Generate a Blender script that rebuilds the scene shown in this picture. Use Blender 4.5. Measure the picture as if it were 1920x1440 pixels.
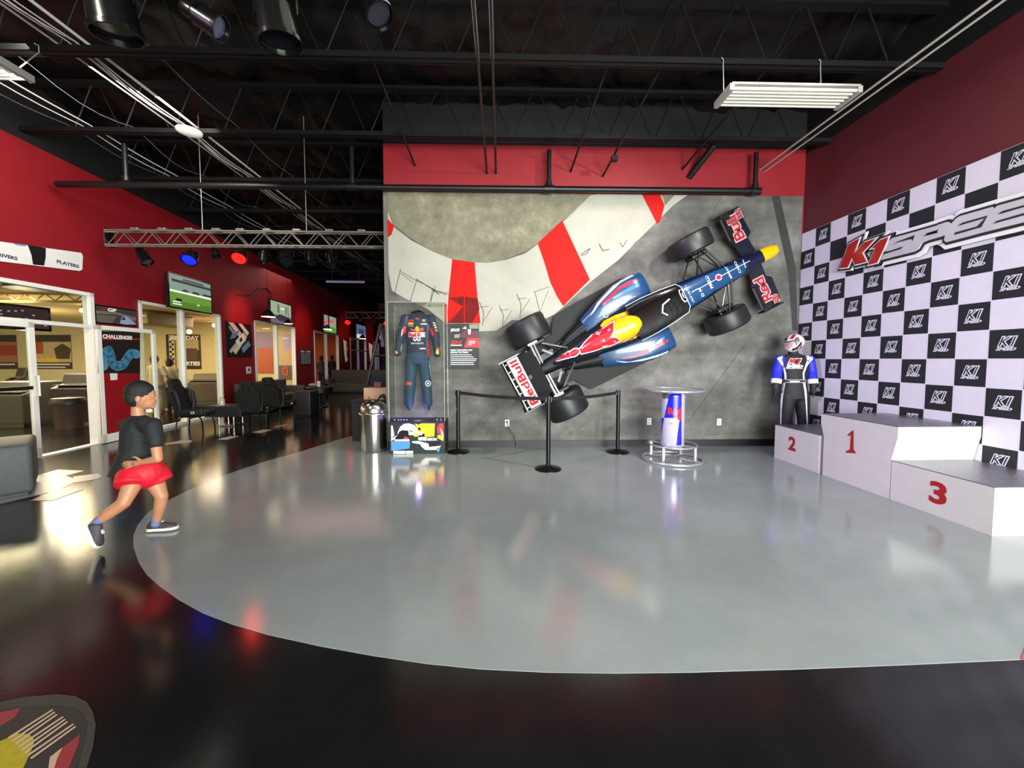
import bpy, bmesh, math, random
from mathutils import Vector, Matrix, noise
from mathutils.bvhtree import BVHTree
random.seed(7)
for o in list(bpy.data.objects): bpy.data.objects.remove(o)
COL = bpy.context.scene.collection
SC = bpy.context.scene
# ---------------- camera ----------------
F, CX, CY = 735., 960., 711.5
YAW, PITCH, EYE = math.radians(1.5), math.radians(3.0), 1.5
cam = bpy.data.cameras.new('camera'); camo = bpy.data.objects.new('camera', cam); COL.objects.link(camo)
cam.sensor_width = 36; cam.lens = F/1920*36; cam.shift_y = (CY-720)/1920; cam.clip_end = 200; cam.clip_start = .05
camo.location = (0, 0, EYE); camo.rotation_euler = (math.pi/2-PITCH, 0, -YAW)
SC.camera = camo
SC.view_settings.view_transform = 'Standard'; SC.view_settings.look = 'None'; SC.view_settings.gamma = 1
SC.view_settings.use_curve_mapping = False
SC.view_settings.exposure = 0.9
# ---------------- world: dim sky seen only through the assumed storefront behind ----------------
W = bpy.data.worlds.new('sky'); SC.world = W; W.use_nodes = True
W.node_tree.nodes['Background'].inputs[0].default_value = (.75, .9, 1, 1); W.node_tree.nodes['Background'].inputs[1].default_value = .25
def lamp(kind, name, loc, target, energy, color=(1, 1, 1), size=.1, sizey=None, spot=60, blend=.4, spread=None):
    l = bpy.data.lights.new(name, kind); l.energy = energy; l.color = color
    if kind == 'AREA':
        l.size = size
        if sizey: l.shape = 'RECTANGLE'; l.size_y = sizey
        if spread: l.spread = math.radians(spread)
    elif kind == 'SPOT':
        l.shadow_soft_size = size; l.spot_size = math.radians(spot); l.spot_blend = blend
    else: l.shadow_soft_size = size
    o = bpy.data.objects.new(name, l); COL.objects.link(o); o.location = loc
    d = Vector(target)-Vector(loc); o.rotation_euler = d.to_track_quat('-Z', 'Y').to_euler()
    return o
# daylight, assumed to enter through an unseen storefront behind the camera
lamp('AREA', 'added_daylight', (3.0, -3.9, 1.75), (3.0, 0, 1.0), 900, (.93, 1, .97), 6.5, 2.8)
lamp('AREA', 'added_daylight', (5.0, -2.0, 1.5), (1.8, 2.6, .4), 330, (.93, 1, .97), 2.6, 2.6)  # added fill light inside the room, no window here; brightens floor at right
# ceiling fixtures / stage lamps of the hall
lamp('SPOT', 'track_light', (3.8, 3.0, 4.5), (.4, 6.6, 2.0), 330, (1, .95, .88), .05, spot=80, blend=.8)
lamp('SPOT', 'track_light', (-3.2, 1.6, 4.4), (-.6, 6.6, 1.9), 130, (1, .94, .82), .06, spot=70, blend=.8)
lamp('SPOT', 'stage_light', (-4.6, 1.2, 3.9), (4.1, 5.7, 1.3), 1000, (.66, .55, 1), .06, spot=42, blend=.8)
lamp('AREA', 'hall_light', (1.5, 3.4, 4.7), (1.5, 3.4, 0), 40, (1, .97, .93), 5, 2)
lamp('AREA', 'hall_light', (-4.6, 5.0, 4.6), (-7, 6.5, 2.6), 50, (1, .93, .85), 2, 1)
# warm rooms behind the glass
for (x, y, e, c) in [(-10, 4.0, 80, (1, .84, .55)), (-14, 5.5, 130, (1, .84, .55)), (-10.5, 9, 90, (1, .84, .55)), (-13, 11, 170, (1, .84, .55)), (-9.5, 13.5, 60, (1, .75, .6)), (-10.5, 19, 40, (1, .6, .4)), (-10.8, 24.5, 30, (1, .8, .5))]:
    lamp('AREA', 'room_light', (x, y, 2.78), (x, y, 0), e, c, 1.8, 1.8)
    lamp('POINT', 'room_bulb', (x, y, 2.0), (x, y, 0), e*.25, c, .1)
lamp('AREA', 'corridor_light', (-5.2, 14, 4.3), (-5.4, 14, 0), 30, (1, .6, .5), 2, 6)
for s in (11.5, 15.9, 21.2, 26.8):
    lamp('SPOT', 'red_wall_light', (-6.6, s, 3.0), (-7.9-.055*(s-12), s, 2.75), 22, (1, .16, .1), .05, spot=90, blend=.9)

# ---------------- helpers ----------------
def S(h):
    if isinstance(h, str):
        h = h.lstrip('#'); h = [int(h[i:i+2], 16)/255 for i in (0, 2, 4)]
        return tuple(c/12.92 if c <= .04045 else ((c+.055)/1.055)**2.4 for c in h)
    return tuple(h)
MATS = {}
def mat(name, color, rough=.5, metal=0., emit=0., noise_=0., nscale=8., bump=0., bscale=30., coat=0., spec=.5, alpha=1., trans=0., ecol=None):
    if name in MATS: return MATS[name]
    m = bpy.data.materials.new(name); m.use_nodes = True; nt = m.node_tree; b = nt.nodes['Principled BSDF']
    c = S(color); b.inputs['Base Color'].default_value = (*c, 1)
    b.inputs['Roughness'].default_value = rough; b.inputs['Metallic'].default_value = metal
    b.inputs['Specular IOR Level'].default_value = spec
    b.inputs['Coat Weight'].default_value = coat; b.inputs['Coat Roughness'].default_value = .05
    b.inputs['Alpha'].default_value = alpha; b.inputs['Transmission Weight'].default_value = trans
    if emit:
        b.inputs['Emission Color'].default_value = (*(S(ecol) if ecol else c), 1); b.inputs['Emission Strength'].default_value = emit
    tc = nt.nodes.new('ShaderNodeTexCoord')
    nz = nt.nodes.new('ShaderNodeTexNoise'); nz.inputs['Scale'].default_value = nscale; nz.inputs['Detail'].default_value = 5
    nt.links.new(tc.outputs['Object'], nz.inputs['Vector'])
    rm = nt.nodes.new('ShaderNodeMapRange'); k = noise_ if noise_ else .03
    rm.inputs['From Min'].default_value = .3; rm.inputs['From Max'].default_value = .7
    rm.inputs['To Min'].default_value = 1-k; rm.inputs['To Max'].default_value = 1+k
    nt.links.new(nz.outputs['Fac'], rm.inputs['Value'])
    mx = nt.nodes.new('ShaderNodeVectorMath'); mx.operation = 'SCALE'; mx.inputs[0].default_value = c
    nt.links.new(rm.outputs['Result'], mx.inputs['Scale']); nt.links.new(mx.outputs['Vector'], b.inputs['Base Color'])
    if bump:
        n2 = nt.nodes.new('ShaderNodeTexNoise'); n2.inputs['Scale'].default_value = bscale; n2.inputs['Detail'].default_value = 4
        nt.links.new(tc.outputs['Object'], n2.inputs['Vector'])
        bp = nt.nodes.new('ShaderNodeBump'); bp.inputs['Strength'].default_value = bump; bp.inputs['Distance'].default_value = .01
        nt.links.new(n2.outputs['Fac'], bp.inputs['Height']); nt.links.new(bp.outputs['Normal'], b.inputs['Normal'])
    MATS[name] = m; return m
def glassmat(name, tint=(.9, .95, .93), rough=0.):
    if name in MATS: return MATS[name]
    m = bpy.data.materials.new(name); m.use_nodes = True; nt = m.node_tree; nt.nodes.clear()
    out = nt.nodes.new('ShaderNodeOutputMaterial'); mix = nt.nodes.new('ShaderNodeMixShader'); fr = nt.nodes.new('ShaderNodeFresnel')
    tr = nt.nodes.new('ShaderNodeBsdfTransparent'); gl = nt.nodes.new('ShaderNodeBsdfGlossy')
    tr.inputs[0].default_value = (*tint, 1); gl.inputs['Roughness'].default_value = rough; gi = nt.nodes.new('ShaderNodeNewGeometry'); ir = nt.nodes.new('ShaderNodeMapRange'); ir.inputs['To Min'].default_value = 1.45; ir.inputs['To Max'].default_value = 1/1.45
    nt.links.new(gi.outputs['Backfacing'], ir.inputs['Value']); nt.links.new(ir.outputs['Result'], fr.inputs[0])
    nt.links.new(fr.outputs[0], mix.inputs[0]); nt.links.new(tr.outputs[0], mix.inputs[1]); nt.links.new(gl.outputs[0], mix.inputs[2]); nt.links.new(mix.outputs[0], out.inputs[0])
    MATS[name] = m; return m

class MB:
    """collects shapes; build() links them as one mesh object"""
    def __init__(s): s.v = []; s.f = []; s.m = []; s.mats = []
    def mi(s, m):
        if m not in s.mats: s.mats.append(m)
        return s.mats.index(m)
    def add(s, vs, fs, m, M=None):
        b = len(s.v); i = s.mi(m)
        s.v += [tuple(M @ Vector(v)) if M else tuple(v) for v in vs]
        for f in fs: s.f.append([b+k for k in f]); s.m.append(i)
        return s
    def box(s, c, d, m, M=None, taper=1., bev=0.):
        x, y, z = [k/2 for k in d]
        if bev:
            bm = bmesh.new(); bmesh.ops.create_cube(bm, size=1)
            for v in bm.verts: v.co = Vector((v.co.x*d[0], v.co.y*d[1], v.co.z*d[2]))
            bmesh.ops.bevel(bm, geom=bm.edges[:], offset=bev, segments=3, affect='EDGES', profile=.5)
            bm.verts.index_update(); vs = [(v.co.x+c[0], v.co.y+c[1], v.co.z+c[2]) for v in bm.verts]; fs = [[v.index for v in f.verts] for f in bm.faces]; bm.free()
            return s.add(vs, fs, m, M)
        vs = [(c[0]+i*x*(taper if k > 0 else 1), c[1]+j*y*(taper if k > 0 else 1), c[2]+k*z) for k in (-1, 1) for i, j in ((-1, -1), (1, -1), (1, 1), (-1, 1))]
        return s.add(vs, [(3, 2, 1, 0), (4, 5, 6, 7), (0, 1, 5, 4), (1, 2, 6, 5), (2, 3, 7, 6), (3, 0, 4, 7)], m, M)
    def cyl(s, a, b, r, m, r2=None, n=16, M=None):
        a = Vector(a); b = Vector(b); d = b-a; q = d.to_track_quat('Z', 'Y'); r2 = r if r2 is None else r2
        vs = []
        for p, rr in ((a, r), (b, r2)):
            vs += [p+q @ Vector((rr*math.cos(t*2*math.pi/n), rr*math.sin(t*2*math.pi/n), 0)) for t in range(n)]
        fs = [(i, (i+1) % n, n+(i+1) % n, n+i) for i in range(n)]+[list(range(n))[::-1], list(range(n, 2*n))]
        return s.add(vs, fs, m, M)
    def tube(s, pts, r, m, n=8, closed=False, M=None):
        pts = [Vector(p) for p in pts]; vs = []; N = len(pts); rs = r if isinstance(r, (list, tuple)) else [r]*N
        prev = None
        for i, p in enumerate(pts):
            a = pts[(i-1) % N] if (closed or i > 0) else p; b = pts[(i+1) % N] if (closed or i < N-1) else p
            t = (b-a).normalized()
            if prev is None: u = t.orthogonal().normalized()
            else: u = (prev-t*prev.dot(t)).normalized()
            prev = u; w = t.cross(u)
            vs += [p+(u*math.cos(k*2*math.pi/n)+w*math.sin(k*2*math.pi/n))*rs[i] for k in range(n)]
        fs = []
        for i in range(N if closed else N-1):
            j = (i+1) % N
            fs += [(i*n+k, i*n+(k+1) % n, j*n+(k+1) % n, j*n+k) for k in range(n)]
        if not closed: fs += [list(range(n))[::-1], [(N-1)*n+k for k in range(n)]]
        return s.add(vs, fs, m, M)
    def lathe(s, prof, m, c=(0, 0, 0), n=32, M=None, sx=1, sy=1):
        vs = []; L = len(prof)
        for (r, z) in prof: vs += [(c[0]+sx*r*math.cos(k*2*math.pi/n), c[1]+sy*r*math.sin(k*2*math.pi/n), c[2]+z) for k in range(n)]
        fs = [(i*n+k, i*n+(k+1) % n, (i+1)*n+(k+1) % n, (i+1)*n+k) for i in range(L-1) for k in range(n)]
        if prof[0][0] > 1e-4: fs.append(list(range(n))[::-1])
        if prof[-1][0] > 1e-4: fs.append([(L-1)*n+k for k in range(n)])
        return s.add(vs, fs, m, M)
    def loft(s, rings, m, caps=True, M=None, closed=True):
        n = len(rings[0]); vs = [p for r in rings for p in r]
        fs = [(i*n+k, i*n+(k+1) % n, (i+1)*n+(k+1) % n, (i+1)*n+k) for i in range(len(rings)-1) for k in range(n if closed else n-1)]
        if caps: fs += [list(range(n))[::-1], [(len(rings)-1)*n+k for k in range(n)]]
        return s.add(vs, fs, m, M)
    def build(s, name, parent=None, smooth=False, kind=None, bev=0., sub=0, fix=True):
        me = bpy.data.meshes.new(name); vs = s.v
        if parent is not None:
            inv = world(parent).inverted(); vs = [inv @ Vector(v) for v in vs]
        me.from_pydata(vs, [], s.f)
        for m in s.mats: me.materials.append(m)
        me.polygons.foreach_set('material_index', s.m)
        if fix:
            bm = bmesh.new(); bm.from_mesh(me); bmesh.ops.recalc_face_normals(bm, faces=bm.faces); bm.to_mesh(me); bm.free()
        if smooth:
            me.polygons.foreach_set('use_smooth', [True]*len(me.polygons))
            try: me.set_sharp_from_angle(angle=math.radians(smooth if smooth is not True else 40))
            except Exception: pass
        me.update()
        o = bpy.data.objects.new(name, me); COL.objects.link(o)
        if parent is not None: o.parent = parent
        if bev:
            md = o.modifiers.new('bevel', 'BEVEL'); md.width = bev; md.segments = 2; md.limit_method = 'ANGLE'
        if sub:
            md = o.modifiers.new('subd', 'SUBSURF'); md.levels = md.render_levels = sub
        if kind: o['kind'] = kind
        return o
def world(o):
    M = Matrix.LocRotScale(o.location, o.rotation_euler, o.scale)
    return world(o.parent) @ M if o.parent else M
def tag(o, label, cat, group=None):
    o['label'] = label; o['category'] = cat
    if group: o['group'] = group
    return o
def thing(name, label, cat, loc=(0, 0, 0), rz=0, group=None):
    o = bpy.data.objects.new(name, None); COL.objects.link(o); o.empty_display_size = .1
    o.location = loc; o.rotation_euler = (0, 0, rz); return tag(o, label, cat, group)
def copy_tree(o, parent=None):
    c = o.copy(); COL.objects.link(c); c.parent = parent
    for ch in [k for k in bpy.data.objects if k.parent == o]: copy_tree(ch, c)
    return c
# ---- flat artwork on planes ----
class Fr:
    """a plane: origin, right, up; n points to the viewer"""
    def __init__(s, o, ex, ey): s.o = Vector(o); s.ex = Vector(ex).normalized(); s.ey = Vector(ey).normalized(); s.n = s.ex.cross(s.ey)
    def w(s, x, y, d=0): return s.o+s.ex*x+s.ey*y+s.n*d
    def px(s, x, y, d=0):
        p = hit(x, y, s.o+s.n*d, s.n)-s.o
        return (p.dot(s.ex), p.dot(s.ey))
_fw = Vector((math.sin(YAW)*math.cos(PITCH), math.cos(YAW)*math.cos(PITCH), -math.sin(PITCH))); _rt = Vector((math.cos(YAW), -math.sin(YAW), 0)); _up = _rt.cross(_fw)
EYEP = Vector((0, 0, EYE))
def ray(x, y): return _fw+_rt*((x-CX)/F)-_up*((y-CY)/F)
def hit(x, y, p0, n):
    d = ray(x, y); return EYEP+d*((Vector(p0)-EYEP).dot(n)/d.dot(n))
def atY(x, y, Y): d = ray(x, y); return EYEP+d*(Y/d.y)
def atZ(x, y, Z=0.): d = ray(x, y); return EYEP+d*((Z-EYE)/d.z)
def curve_data(polys, offset=0., ext=0., bevel=0.):
    cu = bpy.data.curves.new('c', 'CURVE'); cu.dimensions = '2D'; cu.fill_mode = 'BOTH'
    for p in polys:
        sp = cu.splines.new('POLY'); sp.points.add(len(p)-1)
        for i, q in enumerate(p): sp.points[i].co = (q[0], q[1], 0, 1)
        sp.use_cyclic_u = True
    cu.offset = offset; cu.extrude = ext
    return _grab(cu)
def _grab(cu):
    o = bpy.data.objects.new('t', cu); COL.objects.link(o)
    me = bpy.data.meshes.new_from_object(o); vs = [tuple(v.co) for v in me.vertices]; fs = [tuple(p.vertices) for p in me.polygons]
    bpy.data.objects.remove(o); bpy.data.curves.remove(cu); bpy.data.meshes.remove(me)
    return vs, fs
_T = {}
def text_data(t, size=1., offset=0., ext=0., shear=0., align='CENTER', space=1., res=3):
    k = (t, size, offset, ext, shear, align, space, res)
    if k not in _T:
        cu = bpy.data.curves.new('c', 'FONT'); cu.body = t; cu.size = size; cu.offset = offset; cu.extrude = ext; cu.shear = shear
        cu.align_x = align; cu.align_y = 'CENTER'; cu.space_character = space; cu.resolution_u = res
        _T[k] = _grab(cu)
    return _T[k]
def art(mb, fr, data, m, x=0, y=0, d=.002, sx=1., sy=1., rot=0.):
    c, s_ = math.cos(rot), math.sin(rot)
    vs = [fr.w(x+(v[0]*sx*c-v[1]*sy*s_), y+(v[0]*sx*s_+v[1]*sy*c), d+v[2]) for v in data[0]]
    return mb.add(vs, data[1], m)
def poly(mb, fr, pts, m, d=.002, ext=0.):
    return art(mb, fr, curve_data([pts], 0, ext), m, d=d)
def rect(mb, fr, x0, y0, x1, y1, m, d=.002, t=0.):
    if not t: return mb.add([fr.w(x0, y0, d), fr.w(x1, y0, d), fr.w(x1, y1, d), fr.w(x0, y1, d)], [(0, 1, 2, 3)], m)
    vs = [fr.w(a, b, e) for e in (d-t, d) for a, b in ((x0, y0), (x1, y0), (x1, y1), (x0, y1))]
    return mb.add(vs, [(3, 2, 1, 0), (4, 5, 6, 7), (0, 1, 5, 4), (1, 2, 6, 5), (2, 3, 7, 6), (3, 0, 4, 7)], m)
def words(mb, fr, t, x, y, h, m, w=None, bold=.0, shear=0., d=.003, rot=0., space=1.):
    """text h tall (cap height), optionally fitted to width w"""
    dt = text_data(t, 1., bold, 0, shear, space=space)
    xs = [v[0] for v in dt[0]]; ys = [v[1] for v in dt[0]]
    cx, cy = (min(xs)+max(xs))/2, (min(ys)+max(ys))/2; hh = max(ys)-min(ys); ww = max(xs)-min(xs)
    sy = h/hh; sx = (w/ww) if w else sy
    dt = ([(v[0]-cx, v[1]-cy, v[2]) for v in dt[0]], dt[1])
    return art(mb, fr, dt, m, x, y, d, sx, sy, rot)
def outlined(mb, fr, t, x, y, h, m1, m2, w=None, o1=.05, o2=.015, shear=0., d=.003, rot=0.):
    a = text_data(t, 1., o2, 0, shear); xs = [v[0] for v in a[0]]; ys = [v[1] for v in a[0]]
    cx, cy = (min(xs)+max(xs))/2, (min(ys)+max(ys))/2; sy = h/(max(ys)-min(ys)); sx = (w/(max(xs)-min(xs))) if w else sy
    for k, (off, m) in enumerate(((o1, m1), (o2, m2))):
        dt = text_data(t, 1., off, 0, shear)
        art(mb, fr, ([(v[0]-cx, v[1]-cy, 0) for v in dt[0]], dt[1]), m, x, y, d+k*.0015, sx, sy, rot)
M_black = mat('black_paint', '#0d0d0e', .5); M_white = mat('white_paint', '#e8e6e2', .45); M_red = mat('red_print', '#d3231f', .5)
M_blackm = mat('black_metal', '#101011', .35, .6); M_steel = mat('brushed_steel', '#b9b6b0', .22, 1.)
M_blackgl = mat('black_gloss', '#050506', .12, coat=.5); M_rubber = mat('rubber', '#111112', .5, noise_=.1)
M_conc = mat('dark_plastic', '#17181a', .4)
# ================= room shell =================
YB = 6.6; XR = 5.08; ZW = 4.86
FB = Fr((0, YB, 0), (1, 0, 0), (0, 0, 1)); FRt = Fr((XR, 0, 0), (0, -1, 0), (0, 0, 1))
L0 = Vector((-7.05, 6.12, 0)); LD = Vector((-.087, .9962, 0)).normalized(); FL = Fr(L0, LD, (0, 0, 1))
FFl = Fr((0, 0, 0), (1, 0, 0), (0, 1, 0))
def floor_mat(name, c1, c2, rough, sc=1.3, amt=1.):
    m = bpy.data.materials.new(name); m.use_nodes = True; nt = m.node_tree; b = nt.nodes['Principled BSDF']
    tc = nt.nodes.new('ShaderNodeTexCoord')
    n1 = nt.nodes.new('ShaderNodeTexNoise'); n1.inputs['Scale'].default_value = sc; n1.inputs['Detail'].default_value = 8; n1.inputs['Roughness'].default_value = .65
    n2 = nt.nodes.new('ShaderNodeTexNoise'); n2.inputs['Scale'].default_value = 14; n2.inputs['Detail'].default_value = 6
    n3 = nt.nodes.new('ShaderNodeTexNoise'); n3.inputs['Scale'].default_value = 160; n3.inputs['Detail'].default_value = 2
    for n in (n1, n2, n3): nt.links.new(tc.outputs['Object'], n.inputs['Vector'])
    mx = nt.nodes.new('ShaderNodeMix'); mx.data_type = 'RGBA'; mx.inputs[6].default_value = (*S(c1), 1); mx.inputs[7].default_value = (*S(c2), 1)
    cr = nt.nodes.new('ShaderNodeMapRange'); cr.inputs['From Min'].default_value = .35; cr.inputs['From Max'].default_value = .7
    nt.links.new(n1.outputs['Fac'], cr.inputs['Value']); nt.links.new(cr.outputs['Result'], mx.inputs[0]); nt.links.new(mx.outputs[2], b.inputs['Base Color'])
    rr = nt.nodes.new('ShaderNodeMapRange'); rr.inputs['To Min'].default_value = rough*.75; rr.inputs['To Max'].default_value = rough*1.3
    nt.links.new(n2.outputs['Fac'], rr.inputs['Value']); nt.links.new(rr.outputs['Result'], b.inputs['Roughness'])
    bp = nt.nodes.new('ShaderNodeBump'); bp.inputs['Strength'].default_value = .05*amt; bp.inputs['Distance'].default_value = .004
    ad = nt.nodes.new('ShaderNodeMath'); ad.operation = 'ADD'; nt.links.new(n3.outputs['Fac'], ad.inputs[0]); nt.links.new(n2.outputs['Fac'], ad.inputs[1])
    nt.links.new(ad.outputs[0], bp.inputs['Height']); nt.links.new(bp.outputs['Normal'], b.inputs['Normal'])
    b.inputs['Specular IOR Level'].default_value = .6
    return m
M_fdark = floor_mat('dark_polished_concrete', '#121213', '#1b1b1c', .12)
M_fgrey = floor_mat('grey_epoxy', '#858b8b', '#929796', .12)
mb = MB(); mb.box((-1.5, 11, -.1), (30, 38, .2), M_fdark); mb.build('floor', kind='structure')
edge = [(1920, 1237), (1700, 1247), (1500, 1255), (1300, 1261), (1150, 1263), (1020, 1261), (900, 1255), (800, 1245), (700, 1230), (600, 1212), (500, 1190), (435, 1171), (380, 1150), (335, 1125), (300, 1100), (275, 1078), (260, 1055), (250, 1025), (250, 1005), (258, 985), (276, 963), (300, 946), (350, 921), (400, 899), (450, 881), (505, 863), (560, 848), (620, 829), (680, 811)]
ep = [atZ(*e) for e in edge]
ep = [Vector((8, 1.83, 0))]+ep+[Vector((-2.6, 8.6, 0)), Vector((-1.0, 10.5, 0)), Vector((0, 12, 0)), Vector((8, 12, 0))]
mb = MB(); art(mb, FFl, curve_data([[(p.x, p.y) for p in ep]], 0, .001), M_fgrey, d=.0012); mb.build('floor', kind='structure')
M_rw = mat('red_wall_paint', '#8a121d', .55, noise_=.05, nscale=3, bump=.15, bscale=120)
M_rw2 = mat('red_wall_hazed', '#5e2129', .55, noise_=.05, nscale=3, bump=.15, bscale=120)  # right wall red, the haze of flare mixed into its colour
M_blk = mat('black_wall', '#0a0a0a', .7)  # near-black for the wall tops and the corridor wall
# back wall, with the space opening to its left
mb = MB(); mb.box(((-1.92+XR+.1)/2, YB+.12, 2.495), (XR+.1+1.92, .24, 4.99), M_rw); mb.box(((-1.92+XR+.1)/2, YB+.12, 5.49), (XR+.1+1.92, .24, 1.0), M_blk); mb.build('wall_back', kind='structure')
mb = MB(); mb.box(((-1.92+XR)/2, YB-.012, .06), (XR+1.90, .024, .12), M_black); mb.build('baseboard_back', kind='structure')
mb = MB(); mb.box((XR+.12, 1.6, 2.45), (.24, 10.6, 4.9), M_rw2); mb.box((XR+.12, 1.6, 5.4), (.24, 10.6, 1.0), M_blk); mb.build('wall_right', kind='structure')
# unseen wall behind the camera, its storefront opening assumed from the light
mb = MB(); mb.box((-1, -4.1, 5.0), (22, .2, 3.2), M_rw); mb.box((-8.6, -4.1, 1.7), (6, .2, 3.4), M_rw); mb.build('wall_front', kind='structure')
mb = MB()
for x in (-5.6, -3.2, -.8, 1.6, 4.0): mb.box((x, -4.1, 1.7), (.06, .12, 3.4), M_steel)
mb.build('window_1', kind='structure')  # assumed mullions of the unseen storefront
mb = MB(); mb.box((-1.895, YB-.006, 2.11), (.065, .03, 4.22), mat('end_trim', '#77766f', .4, .3)); mb.build('trim_1', kind='structure')
# far walls
mb = MB(); mb.box((-4, 29.6, 3), (16, .2, 6.4), mat('far_wall', '#4a0d12', .7)); mb.build('wall_far', kind='structure')
mb = MB(); mb.box((-1.8, 18.2, 3), (.2, 22.8, 6.4), M_blk); mb.build('wall_corridor', kind='structure')
# ceiling of wrinkled black sheeting between the joists
M_ceil = mat('black_sheeting', '#0d0d0e', .42, bump=1., bscale=7, spec=.35)
mb = MB(); nx, ny = 170, 260; x0, x1, y0, y1 = -12., 5.1, -4, 29
vs = []
for j in range(ny+1):
    for i in range(nx+1):
        x = x0+(x1-x0)*i/nx; y = y0+(y1-y0)*j/ny
        z = 5.66-.14*abs(math.sin(math.pi*(y-.06)/1.55))+.12*noise.noise((x*1.3, y*2.4, 1))+.13*abs(noise.noise((x*3.1+4, y*2.0, 7)))+.10*abs(noise.noise((x*6, y*4, 3)))+.05*abs(noise.noise((x*13, y*9, 5)))
        vs.append((x, y, z))
fs = [(j*(nx+1)+i, j*(nx+1)+i+1, (j+1)*(nx+1)+i+1, (j+1)*(nx+1)+i) for j in range(ny) for i in range(nx)]
mb.add(vs, fs, M_ceil); mb.build('ceiling', smooth=70, kind='structure', fix=False)
# left wall (storefront) : s along LD
ZT = 5.7
opens = [(-6.0, .97, 0, 2.64), (.97, 1.89, 2.06, 2.06), (.97, 1.93, 0, 2.06), (1.93, 4.52, 0, 2.66), (6.19, 9.04, 0, 2.69), (10.9, 14.09, 0, 2.71), (16.09, 19.56, 0, 2.72), (21.5, 23.2, 0, 2.72)]
mb = MB()
def lwbox(mb, s0, s1, z0, z1, m, d0=-.12, d1=0.):
    rect(mb, FL, s0, z0, s1, z1, m, d=d1, t=d1-d0)
lwbox(mb, -6, 23.4, 2.70, 4.72, M_rw); lwbox(mb, -6, 23.4, 4.72, ZT, M_blk)
lwbox(mb, -6, .97, 2.64, 2.70, M_rw); lwbox(mb, .97, 1.93, 2.06, 2.70, M_rw); lwbox(mb, 1.93, 4.52, 2.66, 2.70, M_rw)
for a, b in ((4.52, 6.19), (9.04, 10.9), (14.09, 16.09), (19.56, 21.5), (23.2, 23.4)): lwbox(mb, a, b, 0, 2.70, M_rw)
mb.build('wall_left', kind='structure')
lwb = MB(); lwbox(lwb, -10.2, -6, 0, ZT, M_rw); lwb.build('wall_left', kind='structure')
# glazed frames
M_alu = mat('white_aluminium', '#efece4', .4, .0); M_gl = glassmat('window_glass', (.93, .95, .9))
def glazed(n, s0, s1, z1, mull=(), trans=None, hide=()):
    o = MB(); w = .055
    for a in (s0, s1-w): lwbox(o, a, a+w, 0, z1, M_alu, -.1, .03)
    lwbox(o, s0, s1, z1-w, z1, M_alu, -.1, .03); lwbox(o, s0, s1, 0, .06, M_alu, -.1, .03)
    for a in mull: lwbox(o, a-.03, a+.03, 0, z1, M_alu, -.1, .03)
    if trans: lwbox(o, s0, s1, trans-.03, trans+.03, M_alu, -.1, .03)
    t = o.build('window_%d' % n, kind='structure')
    g = MB(); lwbox(g, s0+w, s1-w, .06, z1-w, M_gl, -.045, -.035); g.build('window_pane', parent=t)
    return t
glazed(2, 1.93, 4.52, 2.66, (3.14,)); glazed(3, 6.19, 9.04, 2.69, (7.6,)); glazed(4, 10.9, 14.09, 2.71, (12.4,)); glazed(5, 16.09, 19.56, 2.72, (17.8,), 2.0); glazed(6, 21.5, 23.2, 2.72, (22.4,), 2.0)
o = MB(); lwbox(o, .90, .97, 0, 2.64, M_alu, -.1, .03); lwbox(o, -6, .97, 2.58, 2.64, M_alu, -.1, .03); lwbox(o, -6, 1.93, 2.03, 2.09, M_alu, -.1, .03)
lwbox(o, -3.5, .9, 0, .015, M_alu, -.1, .03)
t = o.build('window_7', kind='structure'); g = MB(); lwbox(g, -6, .90, 2.09, 2.58, M_gl, -.045, -.035); g.build('window_pane', parent=t)
# interior rooms behind the storefront
M_cream = mat('cream_wall', '#d8c48c', .7, noise_=.05); M_org = mat('orange_wall', '#b0562c', .7); M_pnk = mat('mauve_wall', '#8f6f7c', .7)
M_rc = mat('cream_deck', '#d2b878', .6)
def wallbox(name, c, d, m): b = MB(); b.box(c, d, m); return b.build(name, kind='structure')
wallbox('wall_arcade', (-20.1, 4.75, 1.4), (.2, 21.5, 2.9), M_cream)
wallbox('wall_partition', (-14.0, 15.5, 1.4), (12.2, .12, 2.9), M_cream)
wallbox('wall_lounge', (-12.6, 18.5, 1.4), (.2, 6, 2.9), M_org)
wallbox('wall_partition', (-10.5, 21.6, 1.5), (4.0, .12, 3.1), M_org)
wallbox('wall_lounge', (-12.6, 25.4, 1.5), (.2, 7.4, 3.1), mat('olive_wall', '#8d8060', .7))
# corrugated deck over the rooms
mb = MB(); vs = []; n = 680
for i in range(n+1):
    y = -5+34*i/n; z = 2.88+.025*(1 if (i//2) % 2 else -1)
    vs += [(-20, y, z), (-7.0-.0873*(y-6.12)-.1, y, z)]
mb.add(vs, [(2*i, 2*i+1, 2*i+3, 2*i+2) for i in range(n)], M_rc)
mb.build('ceiling_rooms', kind='structure', fix=False)
for k, y in enumerate((5.2, 8.4)):
    mb = MB(); m = mat('cream_steel', '#a98f55', .5); mb.box((-12, y, 2.84), (8.4, .05, .05), m); mb.box((-12, y, 2.68), (8.4, .05, .05), m)
    for i in range(20):
        x = -16+i*.4; mb.tube([(x, y, 2.70), (x+.2, y, 2.84), (x+.4, y, 2.70)], .012, m, 5)
    mb.build('ceiling_truss', kind='structure')
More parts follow.
